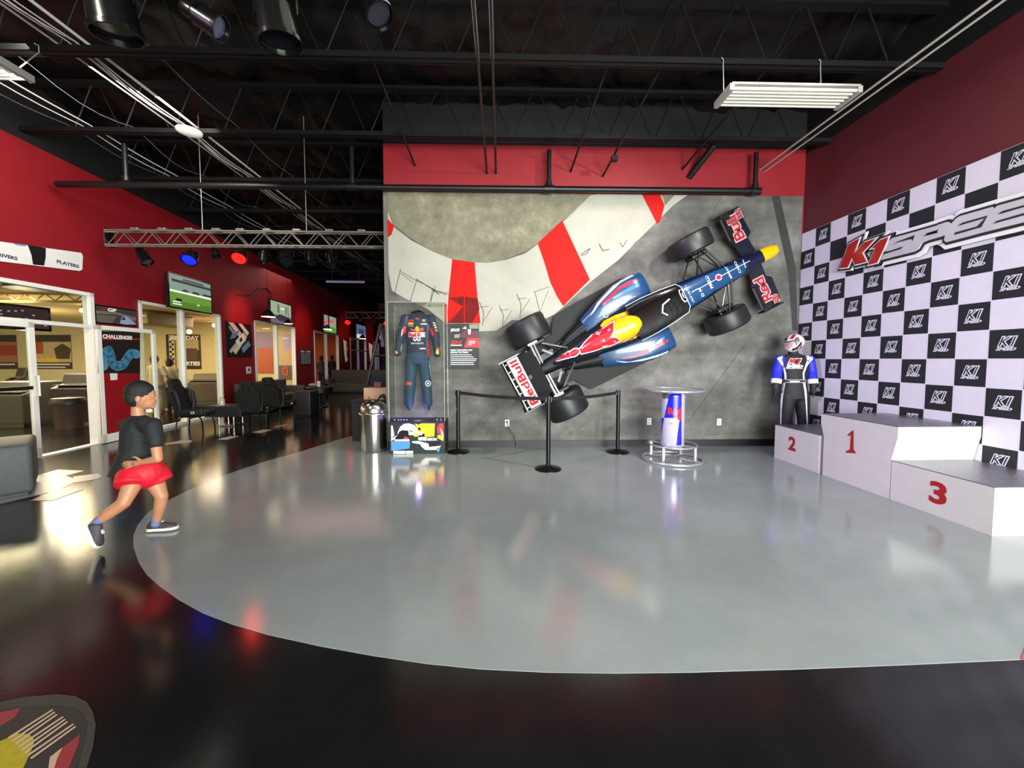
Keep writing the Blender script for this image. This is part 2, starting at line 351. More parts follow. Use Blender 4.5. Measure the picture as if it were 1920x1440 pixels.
# ================= joists =================
M_jo = mat('joist_black', '#0f0f10', .6, spec=.3)
def joist(Y, xa, xb, off=.0):
    mb = MB()
    mb.box(((xa+xb)/2, Y-.035, 4.865), (xb-xa, .01, .07), M_jo); mb.box(((xa+xb)/2, Y+.035, 4.865), (xb-xa, .01, .07), M_jo)
    mb.box(((xa+xb)/2, Y, 4.834), (xb-xa, .11, .008), M_jo)
    mb.box(((xa+xb)/2, Y, 5.53), (xb-xa, .12, .05), M_jo)
    x = math.floor(xa/.72)*.72+off
    while x < xb:
        a, b, c = max(x, xa), x+.36, x+.72
        if x >= xa and c <= xb: mb.tube([(x+.02, Y, 4.86), (b-.05, Y, 5.52), (b+.05, Y, 5.52), (c-.02, Y, 4.86)], .011, M_jo, 6)
        x += .72
    return mb.build('ceiling_joist', kind='structure')
for Y in (-1.6, -.04, 1.5, 3.04): joist(Y, -7.0 if Y > 2 else -6.6, XR, .1)
joist(4.59, -6.92, XR, .18); joist(6.13, -7.03, XR, .16)
for i in range(8): Y = 7.7+1.56*i; joist(Y, -7.05-.0873*(Y-6.12), -1.92, .1)
# ================= mural =================
M_mc = None
def mural_mat(name, c1, c2, c3, scratch=.0, sc=2.2):
    m = bpy.data.materials.new(name); m.use_nodes = True; nt = m.node_tree; b = nt.nodes['Principled BSDF']; b.inputs['Roughness'].default_value = .65; b.inputs['Specular IOR Level'].default_value = .2
    tc = nt.nodes.new('ShaderNodeTexCoord')
    n1 = nt.nodes.new('ShaderNodeTexNoise'); n1.inputs['Scale'].default_value = sc; n1.inputs['Detail'].default_value = 10; n1.inputs['Roughness'].default_value = .7
    nt.links.new(tc.outputs['Object'], n1.inputs['Vector'])
    cr = nt.nodes.new('ShaderNodeValToRGB'); e = cr.color_ramp.elements
    e[0].position = .32; e[0].color = (*S(c1), 1); e[1].position = .72; e[1].color = (*S(c3), 1); k = e.new(.52); k.color = (*S(c2), 1)
    nt.links.new(n1.outputs['Fac'], cr.inputs[0]); last = cr.outputs[0]
    if scratch:
        mp = nt.nodes.new('ShaderNodeMapping'); mp.inputs['Rotation'].default_value = (0, .75, 0); mp.inputs['Scale'].default_value = (.3, 1, 2.2)
        nt.links.new(tc.outputs['Object'], mp.inputs[0])
        n2 = nt.nodes.new('ShaderNodeTexNoise'); n2.inputs['Scale'].default_value = 1.6; n2.inputs['Detail'].default_value = 4; nt.links.new(mp.outputs[0], n2.inputs['Vector'])
        r2 = nt.nodes.new('ShaderNodeMapRange'); r2.inputs['From Min'].default_value = .36; r2.inputs['From Max'].default_value = .6; r2.inputs['To Min'].default_value = 1-scratch; r2.inputs['To Max'].default_value = 1
        nt.links.new(n2.outputs['Fac'], r2.inputs['Value'])
        ml = nt.nodes.new('ShaderNodeVectorMath'); ml.operation = 'SCALE'; nt.links.new(last, ml.inputs[0]); nt.links.new(r2.outputs[0], ml.inputs['Scale']); last = ml.outputs[0]
    nt.links.new(last, b.inputs['Base Color']); return m
M_asph = mural_mat('mural_asphalt', '#565350', '#6e6b66', '#85837d', .34)
M_cct = mural_mat('mural_concrete', '#67634f', '#7d7966', '#9a9682', .0, 3.5)
M_mw = mural_mat('mural_white_kerb', '#a29e92', '#aca89c', '#b4b0a4', 0, 1.5)
M_mr = mat('mural_red_kerb', '#bf1712', .65, spec=.15, noise_=.06, nscale=2); M_mrd = mat('mural_dark_red', '#6c1614', .65, spec=.15, noise_=.3, nscale=6)
M_ink = mat('mural_ink', '#3a3835', .6); M_tar = mat('mural_tar_line', '#2f2e2e', .6, noise_=.2)
mural = MB(); x0, z0, x1, z1 = -1.86, .12, 5.05, 4.22
rect(mural, FB, x0, z0, x1, z1, M_asph, d=.012, t=.008)
def mpx(pts, m, d):
    P = [FB.px(x, y, d) for x, y in pts]
    P = [(min(max(a, x0), x1), min(max(b, z0), z1)) for a, b in P]
    poly(mural, FB, P, m, d)
kerb_o = [(700, 500), (760, 545), (840, 600), (920, 620), (990, 612), (1050, 588), (1100, 553), (1160, 487), (1237, 413), (1262, 385), (1290, 350)]
kerb_i = [(1110, 345), (1060, 412), (1008, 458), (985, 475), (950, 487), (915, 493), (890, 492), (850, 487), (812, 472), (770, 450), (738, 425), (700, 395)]
mpx([(700, 500), (715, 512), (735, 545), (760, 560), (800, 578)]+[(840, 610), (880, 622), (930, 620), (960, 600), (1010, 602), (1040, 590)]+[(1105, 530), (1160, 487), (1237, 410), (1262, 385), (1290, 350)]+[(1110, 350)]+kerb_i[1:], M_mw, .014)
mpx([(700, 300), (1125, 300), (1106, 366), (1075, 398), (1054, 413)]+[(1008, 457), (985, 471), (950, 485), (915, 493), (890, 492), (848, 486), (812, 472), (770, 447), (738, 422), (700, 395)], M_cct, .0155)
mpx([(848, 486), (890, 492), (895, 555), (901, 606), (838, 606), (841, 555)], M_mr, .017)
mpx([(1008, 456), (1054, 413), (1106, 524), (1056, 574), (1044, 555), (1032, 530), (1020, 490)], M_mr, .017)
mpx([(1204, 350), (1238, 350), (1246, 385), (1238, 415), (1232, 420)], M_mr, .017)
mpx([(722, 410), (739, 424), (734, 440), (722, 445)], M_mr, .017)
mpx([(1240, 350), (1266, 350), (1247, 385), (1244, 372)], M_cct, .018)
mpx([(841, 558), (870, 556), (870, 606), (838, 606), (850, 595), (868, 575)], M_mrd, .019)
mpx([(872, 556), (896, 560), (899, 580), (885, 606), (872, 606)], M_mrd, .019)
mpx([(1447, 366), (1462, 366), (1492, 500), (1496, 620), (1486, 620), (1478, 510)], M_tar, .016)
def pen(pts, w=.8):
    for (a, b) in zip(pts, pts[1:]):
        a = Vector(FB.px(*a)); b = Vector(FB.px(*b)); n = Vector((-(b-a).y, (b-a).x)).normalized()*.0045*w
        poly(mural, FB, [tuple(a+n), tuple(b+n), tuple(b-n), tuple(a-n)], M_ink, .0205)
for (x, y, h) in [(740, 553, 48), (770, 565, 40), (805, 575, 38)]:
    pen([(x, y), (x+12, y-h)], .9)
pen([(750, 508), (778, 525), (800, 535), (818, 545), (845, 552)], .8); pen([(780, 523), (815, 545), (838, 553)], 1.2); pen([(752, 513), (775, 530)], .6)
pen([(812, 540), (806, 575)], 1); pen([(812, 545), (824, 552)], 1.6)
for (x, y) in [(905, 610), (942, 616), (975, 595)]:
    pen([(x, y), (x+2, y-24), (x-6, y-44)], .9); pen([(x+2, y-8), (x+18, y-34)], .7); pen([(x-4, y-34), (x+12, y-36)], .8)
pen([(1000, 548), (1030, 538)], .8); pen([(1003, 548), (1012, 585), (1018, 590)], .8); pen([(1012, 585), (1028, 545)], .5)
pen([(1089, 478), (1106, 466), (1100, 476), (1089, 480)], 1.2); pen([(1123, 458), (1130, 471), (1142, 468)], 1.4); pen([(1162, 455), (1167, 464), (1175, 450)], 1); pen([(1185, 460), (1210, 440)], .8)
pen([(1360, 350), (1260, 560)], .3)
pen([(1400, 640), (1290, 790)], .5)
# chrome mount on the kerb
mural_o = mural.build('printed_mural', fix=False); tag(mural_o, 'printed wall mural of red and white race kerb on grey asphalt', 'mural')
# ================= checkered backdrop =================
M_ck = mat('backdrop_black', '#232528', .6, spec=.3, noise_=.08, nscale=30); M_cw = mat('backdrop_white', '#d9d2dc', .5)
bd = MB(); Q = .2925; R = .3
rect(bd, FRt, -6.59, .0, -.8, 3.6, M_cw, d=.02, t=.016)
for r in range(12):
    for c in range(20):
        if (r+c) % 2 == 1:
            s0 = -6.59+c*Q; zt = 3.6-r*R
            rect(bd, FRt, s0+.004, zt-R+.004, s0+Q-.004, zt-.004, M_ck, d=.0215)
            if not (r in (1, 2) and c >= 2):
                outlined(bd, FRt, 'K1', s0+Q*.52, zt-R*.42, .092, M_cw, M_ck, w=.135, o1=.08, o2=.0, shear=.35, d=.0225)
                words(bd, FRt, 'SPEED', s0+Q*.49, zt-R*.67, .030, M_cw, w=.165, bold=.05, shear=.4, d=.0235)
bdo = bd.build('checkered_backdrop', fix=False); tag(bdo, 'black and white checkered backdrop with repeated small K1 logos along the right wall', 'backdrop')
# big sign
FS = Fr((XR-.09, 0, 0), (0, -1, 0), (0, 0, 1))
A = lambda pts, ox, oy, s: [FS.px(ox+x/s, oy+y/s) for x, y in pts]
K = A([(155, 798), (318, 362), (512, 255), (408, 540), (600, 330), (800, 262), (560, 520), (640, 680), (430, 735), (378, 600), (300, 778)], 1560, 420, 9.6)
One = A([(668, 738), (800, 425), (725, 438), (890, 290), (1035, 235), (955, 430), (830, 697)], 1560, 420, 9.6)
top = A([(885, 650), (940, 540), (985, 400), (1010, 320), (1100, 250), (1500, 140), (1900, 25)], 1560, 420, 9.6)
z2 = lambda p: A(p, 1740, 350, 10.667)
sil = top+z2([(200, 765), (380, 705), (430, 712), (470, 745), (560, 645), (640, 590), (1290, 405), (1330, 440), (1400, 380), (1920, 235), (3250, -150), (3330, -100), (3300, 60), (3150, 330), (1920, 712), (1090, 920), (370, 1112), (325, 1075), (350, 965), (300, 990), (0, 1075)])+A([(1620, 345), (1560, 450), (1480, 500)], 1560, 420, 9.6)
M_sr = mat('sign_red', '#a51c20', .3, coat=.3); M_ss = mat('sign_silver', '#bdbabd', .5, .0, noise_=.1, nscale=3); M_sd = mat('sign_charcoal', '#26262b', .4)
t = thing('raised_sign', 'big raised K1 SPEED sign, red and silver, mounted across the checkered backdrop', 'sign', (XR-.09, 5.4, 2.95))
b = MB(); art(b, FS, curve_data([sil], .07, .012), M_white, d=-.03)
for k in (K, One): art(b, FS, curve_data([k], .05, .012), M_white, d=-.03)
rect(b, FS, -5.4, 2.9, -3.4, 3.0, M_sd, d=-.04, t=.022); b.build('sign_backing', parent=t)
b = MB(); art(b, FS, curve_data([sil], .028, .004), M_sd, d=-.012)
for k in (K, One): art(b, FS, curve_data([k], .038, .004), M_sd, d=.0)
b.build('sign_outline', parent=t)
b = MB(); art(b, FS, curve_data([sil], 0, .006), M_ss, d=0.)
cnt = [A([(1105, 380), (1190, 318), (1500, 200), (1465, 300), (1440, 268), (1180, 335)], 1560, 420, 9.6), A([(985, 495), (1060, 482), (1290, 405), (1250, 450), (940, 545), (950, 500)], 1560, 420, 9.6),
       A([(1660, 222), (1720, 180), (1900, 125), (1910, 160)], 1560, 420, 9.6), z2([(-10, 930), (230, 860), (180, 912), (-10, 970)]), z2([(615, 790), (700, 722), (1205, 578), (1180, 625), (1140, 632), (700, 760)]),
       z2([(540, 965), (560, 915), (1000, 795), (1150, 640), (1190, 610), (1080, 810)]), z2([(1415, 558), (1500, 490), (2180, 300), (2150, 345)]), z2([(1320, 742), (1400, 682), (2100, 480), (2070, 535)]), z2([(2420, 500), (2500, 260), (3000, 110), (2950, 230), (2850, 340)])]
for q in cnt: art(b, FS, curve_data([q], 0, .003), M_sd, d=.0075)
b.build('silver_letters', parent=t)
for nm, k in (('letter_k', K), ('numeral_one', One)):
    b = MB(); art(b, FS, curve_data([k], .014, .003), M_white, d=.008); art(b, FS, curve_data([k], 0, .006), M_sr, d=.012); b.build(nm, parent=t)
# ================= podium =================
M_pod = mat('podium_white', '#cbc5c2', .45, noise_=.03); M_trd = mat('diamond_plate', '#8d8b92', .28, .85, bump=.9, bscale=45); M_num = mat('podium_red', '#a3161c', .4)
def podium(y1, y0, h, num, label, over=.0, xf=4.15, xb=5.05):
    """y1 far side, y0 near side"""
    t = thing('podium_block', label, 'podium', ((xf+xb)/2, (y0+y1)/2, 0))
    b = MB(); F4 = Fr((xf, 0, 0), (0, -1, 0), (0, 0, 1))
    if over:
        zt = h-.11; prof = [(-y1+over*.9, 0), (-y0-over, 0), (-y0-over, .41), (-y0, zt), (-y0, h), (-y1, h), (-y1, h-.12), (-y1+over*.9, .5)]
    else: prof = [(-y1, 0), (-y0, 0), (-y0, h), (-y1, h)]
    n = len(prof); vs = [F4.w(x, z, 0) for x, z in prof]+[F4.w(x, z, -(xb-xf)) for x, z in prof]
    b.add(vs, [list(range(n)), list(range(n, 2*n))[::-1]]+[(i, (i+1) % n, n+(i+1) % n, n+i) for i in range(n)], M_pod)
    b.build('podium_body', parent=t)
    b = MB(); b.box(((xf+xb)/2, (y0+y1)/2, h+.004), (xb-xf, y1-y0-.004, .008), M_trd); b.build('tread_plate', parent=t)
    b = MB(); return t, F4
def serif(mb, fr, ch, x, y, h, m, w=None): words(mb, fr, ch, x, y, h, m, w=w, bold=.035, d=.004)
t, F4 = podium(5.80, 4.965, .50, '2', 'low white podium block with red number 2 beside the suited mannequin')
b = MB(); serif(b, F4, '2', -5.44, .29, .20, M_num, w=.14); b.build('number', parent=t)
t, F4 = podium(4.955, 3.965, .785, '1', 'tallest white podium block, middle of the three, with red number 1', over=.06)
b = MB()
poly(b, F4, [F4.px(x, y) for x, y in [(1598, 808), (1601, 807), (1601, 843), (1606, 849), (1605, 850), (1586, 849), (1587, 846), (1594, 843), (1596, 815), (1590, 818), (1590, 815)]], M_num, .004); b.build('number', parent=t)
t, F4 = podium(4.015, 3.14, .415, '3', 'lowest white podium block, nearest the viewer, with red number 3', )
b = MB(); serif(b, F4, '3', -3.56, .225, .215, M_num, w=.15); b.build('number', parent=t)
# ================= race car mounted on the wall, top side out =================
CA = math.radians(27.6); CO = Vector((.716, YB, 1.40)); CU = Vector((math.cos(CA), 0, math.sin(CA))); CV = Vector((-math.sin(CA), 0, math.cos(CA))); CW = Vector((0, -1, 0))
MC = Matrix(((CU.x, CV.x, CW.x, CO.x), (CU.y, CV.y, CW.y, CO.y), (CU.z, CV.z, CW.z, CO.z), (0, 0, 0, 1)))
car = thing('race_car', 'dark blue open wheel race car with yellow nose, mounted diagonally on the mural wall', 'race car', (CO.x+1.5, YB, CO.z+.8))
M_navy = mat('car_navy', '#0c1630', .3, coat=.3); M_blue = mat('car_blue', '#123c64', .3, coat=.3); M_sky = mat('car_sky_blue', '#1f78b8', .25, coat=.6)
M_yel = mat('car_yellow', '#f2b200', .28, coat=.6); M_cred = mat('car_red', '#e01c2a', .28, coat=.5); M_crim = mat('car_crimson', '#a02038', .3, coat=.5)
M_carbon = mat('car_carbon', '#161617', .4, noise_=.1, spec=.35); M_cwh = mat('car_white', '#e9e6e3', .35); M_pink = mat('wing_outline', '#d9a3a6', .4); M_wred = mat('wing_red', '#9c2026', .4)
M_tyre = mat('tyre_rubber', '#1b1b1c', .42, noise_=.08, spec=.4); M_arm = mat('arm_metal', '#8d8a86', .3, .9); M_silver = mat('silver_paint', '#c9c7c4', .3, .5)
def ring(u, hw, wb, wt, vc=0., p=2.6, n=28, flat=.0):
    out = []; cw = (wb+wt)/2; hh = (wt-wb)/2
    for k in range(n):
        t = 2*math.pi*k/n; c, s_ = math.cos(t), math.sin(t)
        out.append((u, vc+hw*abs(c)**(2/p)*(1 if c >= 0 else -1), cw+hh*abs(s_)**(2/p)*(1 if s_ >= 0 else -1)))
    return out
def lofted(sts, m, name, p=2.6, sub=1):
    mb = MB(); mb.loft([ring(*s_[:5] if len(s_) > 4 else s_, p=p) if len(s_) <= 5 else ring(*s_) for s_ in sts], m, M=MC); return mb.build(name, parent=car, smooth=60)
vo = -.03
body = lofted([(3.78, .105, .36, .50, vo-.01), (3.4, .135, .37, .55, vo-.01), (2.9, .185, .36, .62, vo), (2.45, .225, .30, .68, vo), (2.25, .255, .22, .70, vo), (1.9, .30, .14, .71, vo), (1.6, .32, .12, .72, vo), (1.38, .31, .12, .70, vo), (1.0, .26, .12, .60, vo)], M_navy, 'body')
lofted([(1.02, .255, .12, .595, vo), (.6, .19, .12, .50, vo), (.2, .13, .14, .42, vo), (-.3, .09, .2, .36, vo)], M_carbon, 'gearbox_cover')
lofted([(4.09, .03, .40, .44, vo-.02), (4.07, .065, .38, .46, vo-.02), (4.0, .09, .365, .475, vo-.02), (3.9, .102, .36, .49, vo-.015), (3.78, .106, .358, .502, vo-.01)], M_yel, 'nose_tip')
airbox = lofted([(1.50, .05, .6, .80, vo), (1.47, .10, .55, .90, vo), (1.36, .17, .5, .95, vo), (1.2, .19, .5, .93, vo), (1.12, .18, .48, .915, vo)], M_yel, 'airbox', p=2.1)
cover = lofted([(1.13, .181, .48, .917, vo), (1.0, .165, .45, .89, vo), (.7, .15, .4, .80, vo), (.4, .105, .35, .70, vo), (.18, .055, .3, .62, vo), (.10, .02, .3, .58, vo)], M_navy, 'engine_cover', p=2.1)
# side pods
pods = []
for s_ in (1, -1):
    pods.append(lofted([(1.97, .15, .22, .48, vo+s_*.45), (1.93, .20, .16, .55, vo+s_*.465), (1.75, .232, .14, .58, vo+s_*.455), (1.5, .235, .13, .57, vo+s_*.44), (1.2, .20, .13, .53, vo+s_*.385), (.95, .17, .13, .47, vo+s_*.32), (.80, .15, .13, .42, vo+s_*.275)], M_blue, 'side_pod', p=3.6))
    mb = MB(); mb.loft([ring(*q, p=2.2) for q in [(.86, .12, .15, .44, vo+s_*.29), (.7, .11, .15, .40, vo+s_*.26), (.5, .09, .15, .34, vo+s_*.21), (.2, .05, .15, .28, vo+s_*.15)]], M_carbon, M=MC); mb.build('pod_tail', parent=car, smooth=60)
    mb = MB(); mb.loft([ring(*q, p=3.) for q in [(1.975, .11, .26, .47, vo+s_*.45), (1.90, .11, .26, .47, vo+s_*.45)]], M_blackgl, M=MC); mb.build('air_inlet', parent=car)
    mb = MB(); mb.tube([(1.88, vo+s_*.52, .5), (1.92, vo+s_*.62, .44), (1.93, vo+s_*.66, .34), (1.93, vo+s_*.66, .18)], [.012, .018, .018, .012], M_cwh, 8, M=MC); mb.build('pod_vane', parent=car, smooth=True)
# cockpit rim
mb = MB(); mb.loft([ring(*q, p=3.) for q in [(2.28, .19, .66, .725, vo), (2.22, .225, .66, .735, vo), (1.9, .268, .66, .74, vo), (1.6, .285, .66, .755, vo), (1.40, .27, .66, .77, vo)]], M_blackgl, M=MC); cock = mb.build('cockpit_cover', parent=car, smooth=50)
mb = MB(); mb.tube([(2.05, vo+.08, .745), (1.92, vo+.05, .755), (1.86, vo-.05, .755), (1.92, vo-.12, .745)], .012, M_cwh, 8, M=MC); mb.build('steering_grip', parent=car, smooth=True)
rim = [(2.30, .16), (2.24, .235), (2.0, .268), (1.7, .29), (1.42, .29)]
mb = MB(); mb.tube([(u, vo+v, .715) for u, v in rim[::-1]]+[(u, vo-v, .715) for u, v in rim], .004, M_cwh, 8, M=MC); mb.build('rim_line_highlight', parent=car, smooth=True)  # white edge line, with its highlight painted in as white
# floor, deck, diffuser
def mir(pts): return pts+[(u, -v) for u, v in pts[::-1]]
def plate(name, pts, w0, w1, m, d=0.):
    P = [(u, v+vo) for u, v in pts]; n = len(P); mb = MB(); dt = curve_data([P], 0, (w1-w0)/2)
    mb.add([(v[0], v[1], v[2]+(w0+w1)/2) for v in dt[0]], dt[1], m, MC); return mb.build(name, parent=car)
plate('floor_board', mir([(2.35, .1), (2.1, .3), (1.95, .62), (1.75, .72), (.5, .69), (.40, .55), (.33, .42), (-.35, .40)]), .085, .115, mat('floor_carbon', '#121112', .5, spec=.2))
plate('rear_deck', mir([(.75, .34), (.3, .24), (-.1, .2), (-.38, .36)]), .24, .27, M_carbon)
plate('diffuser', mir([(-.10, .37), (-.40, .37)]), .50, .52, mat('diffuser_black', '#0e0e0f', .6, spec=.15))
# rear wing
mb = MB()
def foil(mb, u0, u1, v0, v1, w0, w1, m, th=.02, n=8):
    for a in range(n):
        t0, t1 = a/n, (a+1)/n
        f = lambda t: (u0+(u1-u0)*t, w0+(w1-w0)*t+.02*math.sin(math.pi*t))
        (ua, wa), (ub, wb) = f(t0), f(t1)
        vs = [(ua, v0, wa), (ua, v1, wa), (ub, v1, wb), (ub, v0, wb), (ua, v0, wa-th), (ua, v1, wa-th), (ub, v1, wb-th), (ub, v0, wb-th)]
        mb.add(vs, [(0, 1, 2, 3), (7, 6, 5, 4), (0, 4, 5, 1), (1, 5, 6, 2), (2, 6, 7, 3), (3, 7, 4, 0)], m, MC)
foil(mb, -.545, -.375, vo-.39, vo+.385, .95, .93, mat('wing_white', '#d2cfca', .7, spec=.1)); rw = mb.build('rear_wing_plane', parent=car)
mb = MB(); foil(mb, -.635, -.55, vo-.39, vo+.385, .99, .955, M_blackgl)
for i in range(7): v = vo-.35+i*.115; mb.box((-.575, v, .975), (.035, .012, .03), M_cwh, MC)
mb.build('rear_wing_flap', parent=car)
for s_ in (1, -1):
    mb = MB(); P = [(-.66, .42), (-.66, 1.02), (-.34, 1.0), (-.28, .8), (-.30, .42)]
    vs = [(u, vo+s_*.395, w) for u, w in P]+[(u, vo+s_*.41, w) for u, w in P]; n = 5
    mb.add(vs, [list(range(n)), list(range(n, 2*n))[::-1]]+[(i, (i+1) % n, n+(i+1) % n, n+i) for i in range(n)], mat('endplate_brown', '#2c1c1b', .25, coat=.4), MC); mb.build('wing_endplate', parent=car)
mb = MB(); mb.box((-.36, vo, .5), (.12, .06, .16), M_carbon, MC); mb.tube([(-.1, vo, .42), (-.34, vo, .46), (-.44, vo, .9)], [.03, .03, .018], M_carbon, M=MC); mb.build('wing_pylon', parent=car, smooth=True)
# front wing
M_fw = mat('front_wing_navy', '#0b1424', .3, coat=.4)
for s_ in (1, -1):
    P = [(3.62, .10), (3.86, .10), (3.84, .34), (3.92, .40), (3.90, .76), (3.80, .86), (3.58, .84), (3.55, .40), (3.60, .30)]
    Q2 = [(u, s_*v) for u, v in P]; n = len(Q2)
    plate('front_wing_plane', Q2, .24, .265, M_fw)
    mb = MB(); mb.box((3.70, vo+s_*.85, .24), (.36, .02, .17), M_carbon, MC, bev=.006); mb.box((3.62, vo+s_*.80, .30), (.14, .12, .03), M_carbon, MC, bev=.008); mb.build('front_wing_endplate', parent=car)
    mb = MB(); foil(mb, 3.50, 3.62, vo+s_*.42-.0 if s_ > 0 else vo-.80, vo+.80 if s_ > 0 else vo-.42, .33, .29, M_carbon, .012, 4); mb.build('front_wing_flap', parent=car)
    mb = MB(); mb.box((3.72, vo+s_*.07, .31), (.10, .015, .12), M_navy, MC); mb.build('nose_pillar', parent=car)
FC = Fr(CO+CV*vo, CV, -CU)
def wingword(t, v, u, h, w, wl=.272, o1=.09, o2=.02, m1=M_pink, m2=M_wred):
    mb = MB(); outlined(mb, FC, t, v, -u, h, m1, m2, w=w, o1=o1, o2=o2, d=wl); return mb.build('lettering', parent=car)
wingword('Bull', .57, 3.72, .17, .40); wingword('Red', -.52, 3.70, .17, .40)
wingword('BULL', .75, 3.86, .09, .15, .276, .12, .04); wingword('RED', -.74, 3.82, .09, .13, .276, .12, .04)
mb = MB(); outlined(mb, FC, 'RedBull', -.0, .46, .115, mat('wing_white', '#d2cfca', .7, spec=.1), mat('wing_letter_red', '#c01826', .7, spec=.1), w=.70, o1=.02, o2=.02, d=.982); mb.build('lettering', parent=car)
# wheels
def tyre(u, v0, v1, r, label=None):
    mb = MB(); w = v1-v0; c = (v0+v1)/2; prof = [(r*.55, -w/2), (r*.9, -w/2), (r*.975, -w/2+.02), (r, -w/2+.055), (r, w/2-.055), (r*.975, w/2-.02), (r*.9, w/2), (r*.55, w/2), (r*.5, w/2-.04), (.05, w/2-.05)]
    R_ = MC @ Matrix.Translation((u, c, .41)) @ Matrix.Rotation(-math.pi/2, 4, 'X')
    mb.lathe(prof, M_tyre, n=56, M=R_); t = mb.build('tyre', parent=car, smooth=35)
    mb = MB(); mb.lathe([(.02, -w/2+.03), (.09, -w/2+.03), (r*.5, -w/2+.05), (r*.56, -w/2+.01), (r*.56, -w/2-.0)], M_carbon, n=32, M=R_)
    for k in range(7): a = k*2*math.pi/7; mb.cyl((.05*math.cos(a), .05*math.sin(a), -w/2+.02), (r*.52*math.cos(a), r*.52*math.sin(a), -w/2+.03), .014, M_carbon, n=8, M=R_)
    mb.build('wheel_rim', parent=t, smooth=40)
tyre(-.02, .46+vo, .84+vo, .33); tyre(-.02, -.84+vo, -.46+vo, .33); tyre(2.87, .52+vo, .80+vo, .325); tyre(2.87, -.80+vo, -.52+vo, .325)
# suspension
for s_ in (1, -1):
    def arm(pts, r, m, name='suspension_arm'):
        mb = MB(); mb.tube([(u, vo+s_*v, w) for u, v, w in pts], r, m, 8, M=MC); mb.build(name, parent=car, smooth=True)
    arm([(2.70, .16, .48), (2.88, .56, .56), (3.06, .14, .54)], .017, M_arm if s_ < 0 else M_carbon, 'wishbone')
    arm([(2.55, .2, .34), (2.86, .56, .34), (3.12, .14, .40)], .014, M_arm if s_ < 0 else M_carbon, 'wishbone')
    arm([(3.10, .12, .58), (2.98, .54, .50)], .013, M_carbon, 'track_rod'); arm([(2.75, .14, .6), (2.86, .5, .36)], .012, M_carbon, 'push_rod')
    arm([(.42, .12, .40), (-.02, .46, .52)], .018, M_arm, 'wishbone'); arm([(-.10, .10, .46), (-.10, .44, .56)], .02, M_silver, 'wishbone'); arm([(-.05, .10, .47), (-.05, .44, .57)], .014, M_silver, 'drive_shaft')
    arm([(.32, .12, .3), (.02, .46, .3), (-.2, .14, .3)], .02, M_carbon, 'wishbone'); arm([(.15, .15, .5), (.04, .28, .45)], .02, M_silver, 'damper')
    mb = MB(); mb.box((-.06, vo+s_*.45, .55), (.17, .05, .06), M_silver, MC, bev=.012); mb.build('upright', parent=car)
    mb = MB(); mb.box((-.20, vo+s_*.26, .48), (.035, .24, .02), M_arm, MC, bev=.006); mb.build('brake_line', parent=car)
    mb = MB(); mb.box((2.87, vo+s_*.47, .41), (.26, .08, .26), M_carbon, MC, bev=.03); mb.build('brake_duct', parent=car)
    mb = MB(); mb.box((0, vo+s_*.42, .41), (.30, .08, .26), M_carbon, MC, bev=.03); mb.build('brake_duct', parent=car)
# wall brackets
for u in (.9, 2.5):
    mb = MB(); mb.box((u, vo, .055), (.2, .3, .06), M_blackm, MC); mb.build('wall_bracket', parent=car)
# painted livery, lying on the bodywork
def bvh_of(objs):
    vs = []; fs = []
    for o in objs:
        M = world(o); b = len(vs); vs += [M @ v.co for v in o.data.vertices]; fs += [[b+k for k in p.vertices] for p in o.data.polygons]
    return BVHTree.FromPolygons(vs, fs)
def decal(name, jobs, targets, parent, off=.003, step=3.5):
    """jobs: (2-D data in image pixels of the reference view, material, extra offset) laid onto the surfaces"""
    tree = bvh_of(targets); mb = MB()
    for data, m, ex in jobs:
        bm = bmesh.new(); vv = [bm.verts.new((v[0], v[1], 0)) for v in data[0]]
        for f in data[1]:
            try: bm.faces.new([vv[i] for i in f])
            except ValueError: pass
        bmesh.ops.triangulate(bm, faces=bm.faces[:])
        for _ in range(5):
            es = [e for e in bm.edges if e.calc_length() > step]
            if not es: break
            bmesh.ops.subdivide_edges(bm, edges=es, cuts=1); bmesh.ops.triangulate(bm, faces=bm.faces[:])
        bm.verts.index_update(); P = []; ok = []
        for v in bm.verts:
            d = ray(v.co.x, v.co.y).normalized(); h, nrm, i, dist = tree.ray_cast(EYEP, d)
            ok.append(h is not None); P.append(h-d*(off+ex*2.5) if h is not None else Vector((0, 0, 0)))
        fs = []
        for f in bm.faces:
            idx = [v.index for v in f.verts]
            if all(ok[i] for i in idx):
                q = [P[i] for i in idx]
                if max((q[0]-q[1]).length, (q[1]-q[2]).length, (q[2]-q[0]).length) < .16: fs.append(idx)
        mb.add(P, fs, m); bm.free()
    return mb.build(name, parent=parent, fix=False)
def pp(pts, off=0., sc=None):
    if sc: ox, oy, s_ = sc; pts = [(ox+x/s_, oy+y/s_) for x, y in pts]
    return curve_data([pts], off)
z5 = (1030, 590, 10.667); z4 = (1120, 480, 8.); z2_ = (920, 500, 6.)
allb = [body, cover]+pods+[cock]
decal('blue_panel', [(pp([(1272, 538), (1345, 506), (1398, 490), (1402, 497), (1392, 520), (1340, 545), (1284, 591)]), M_blue, 0)], [body], car)
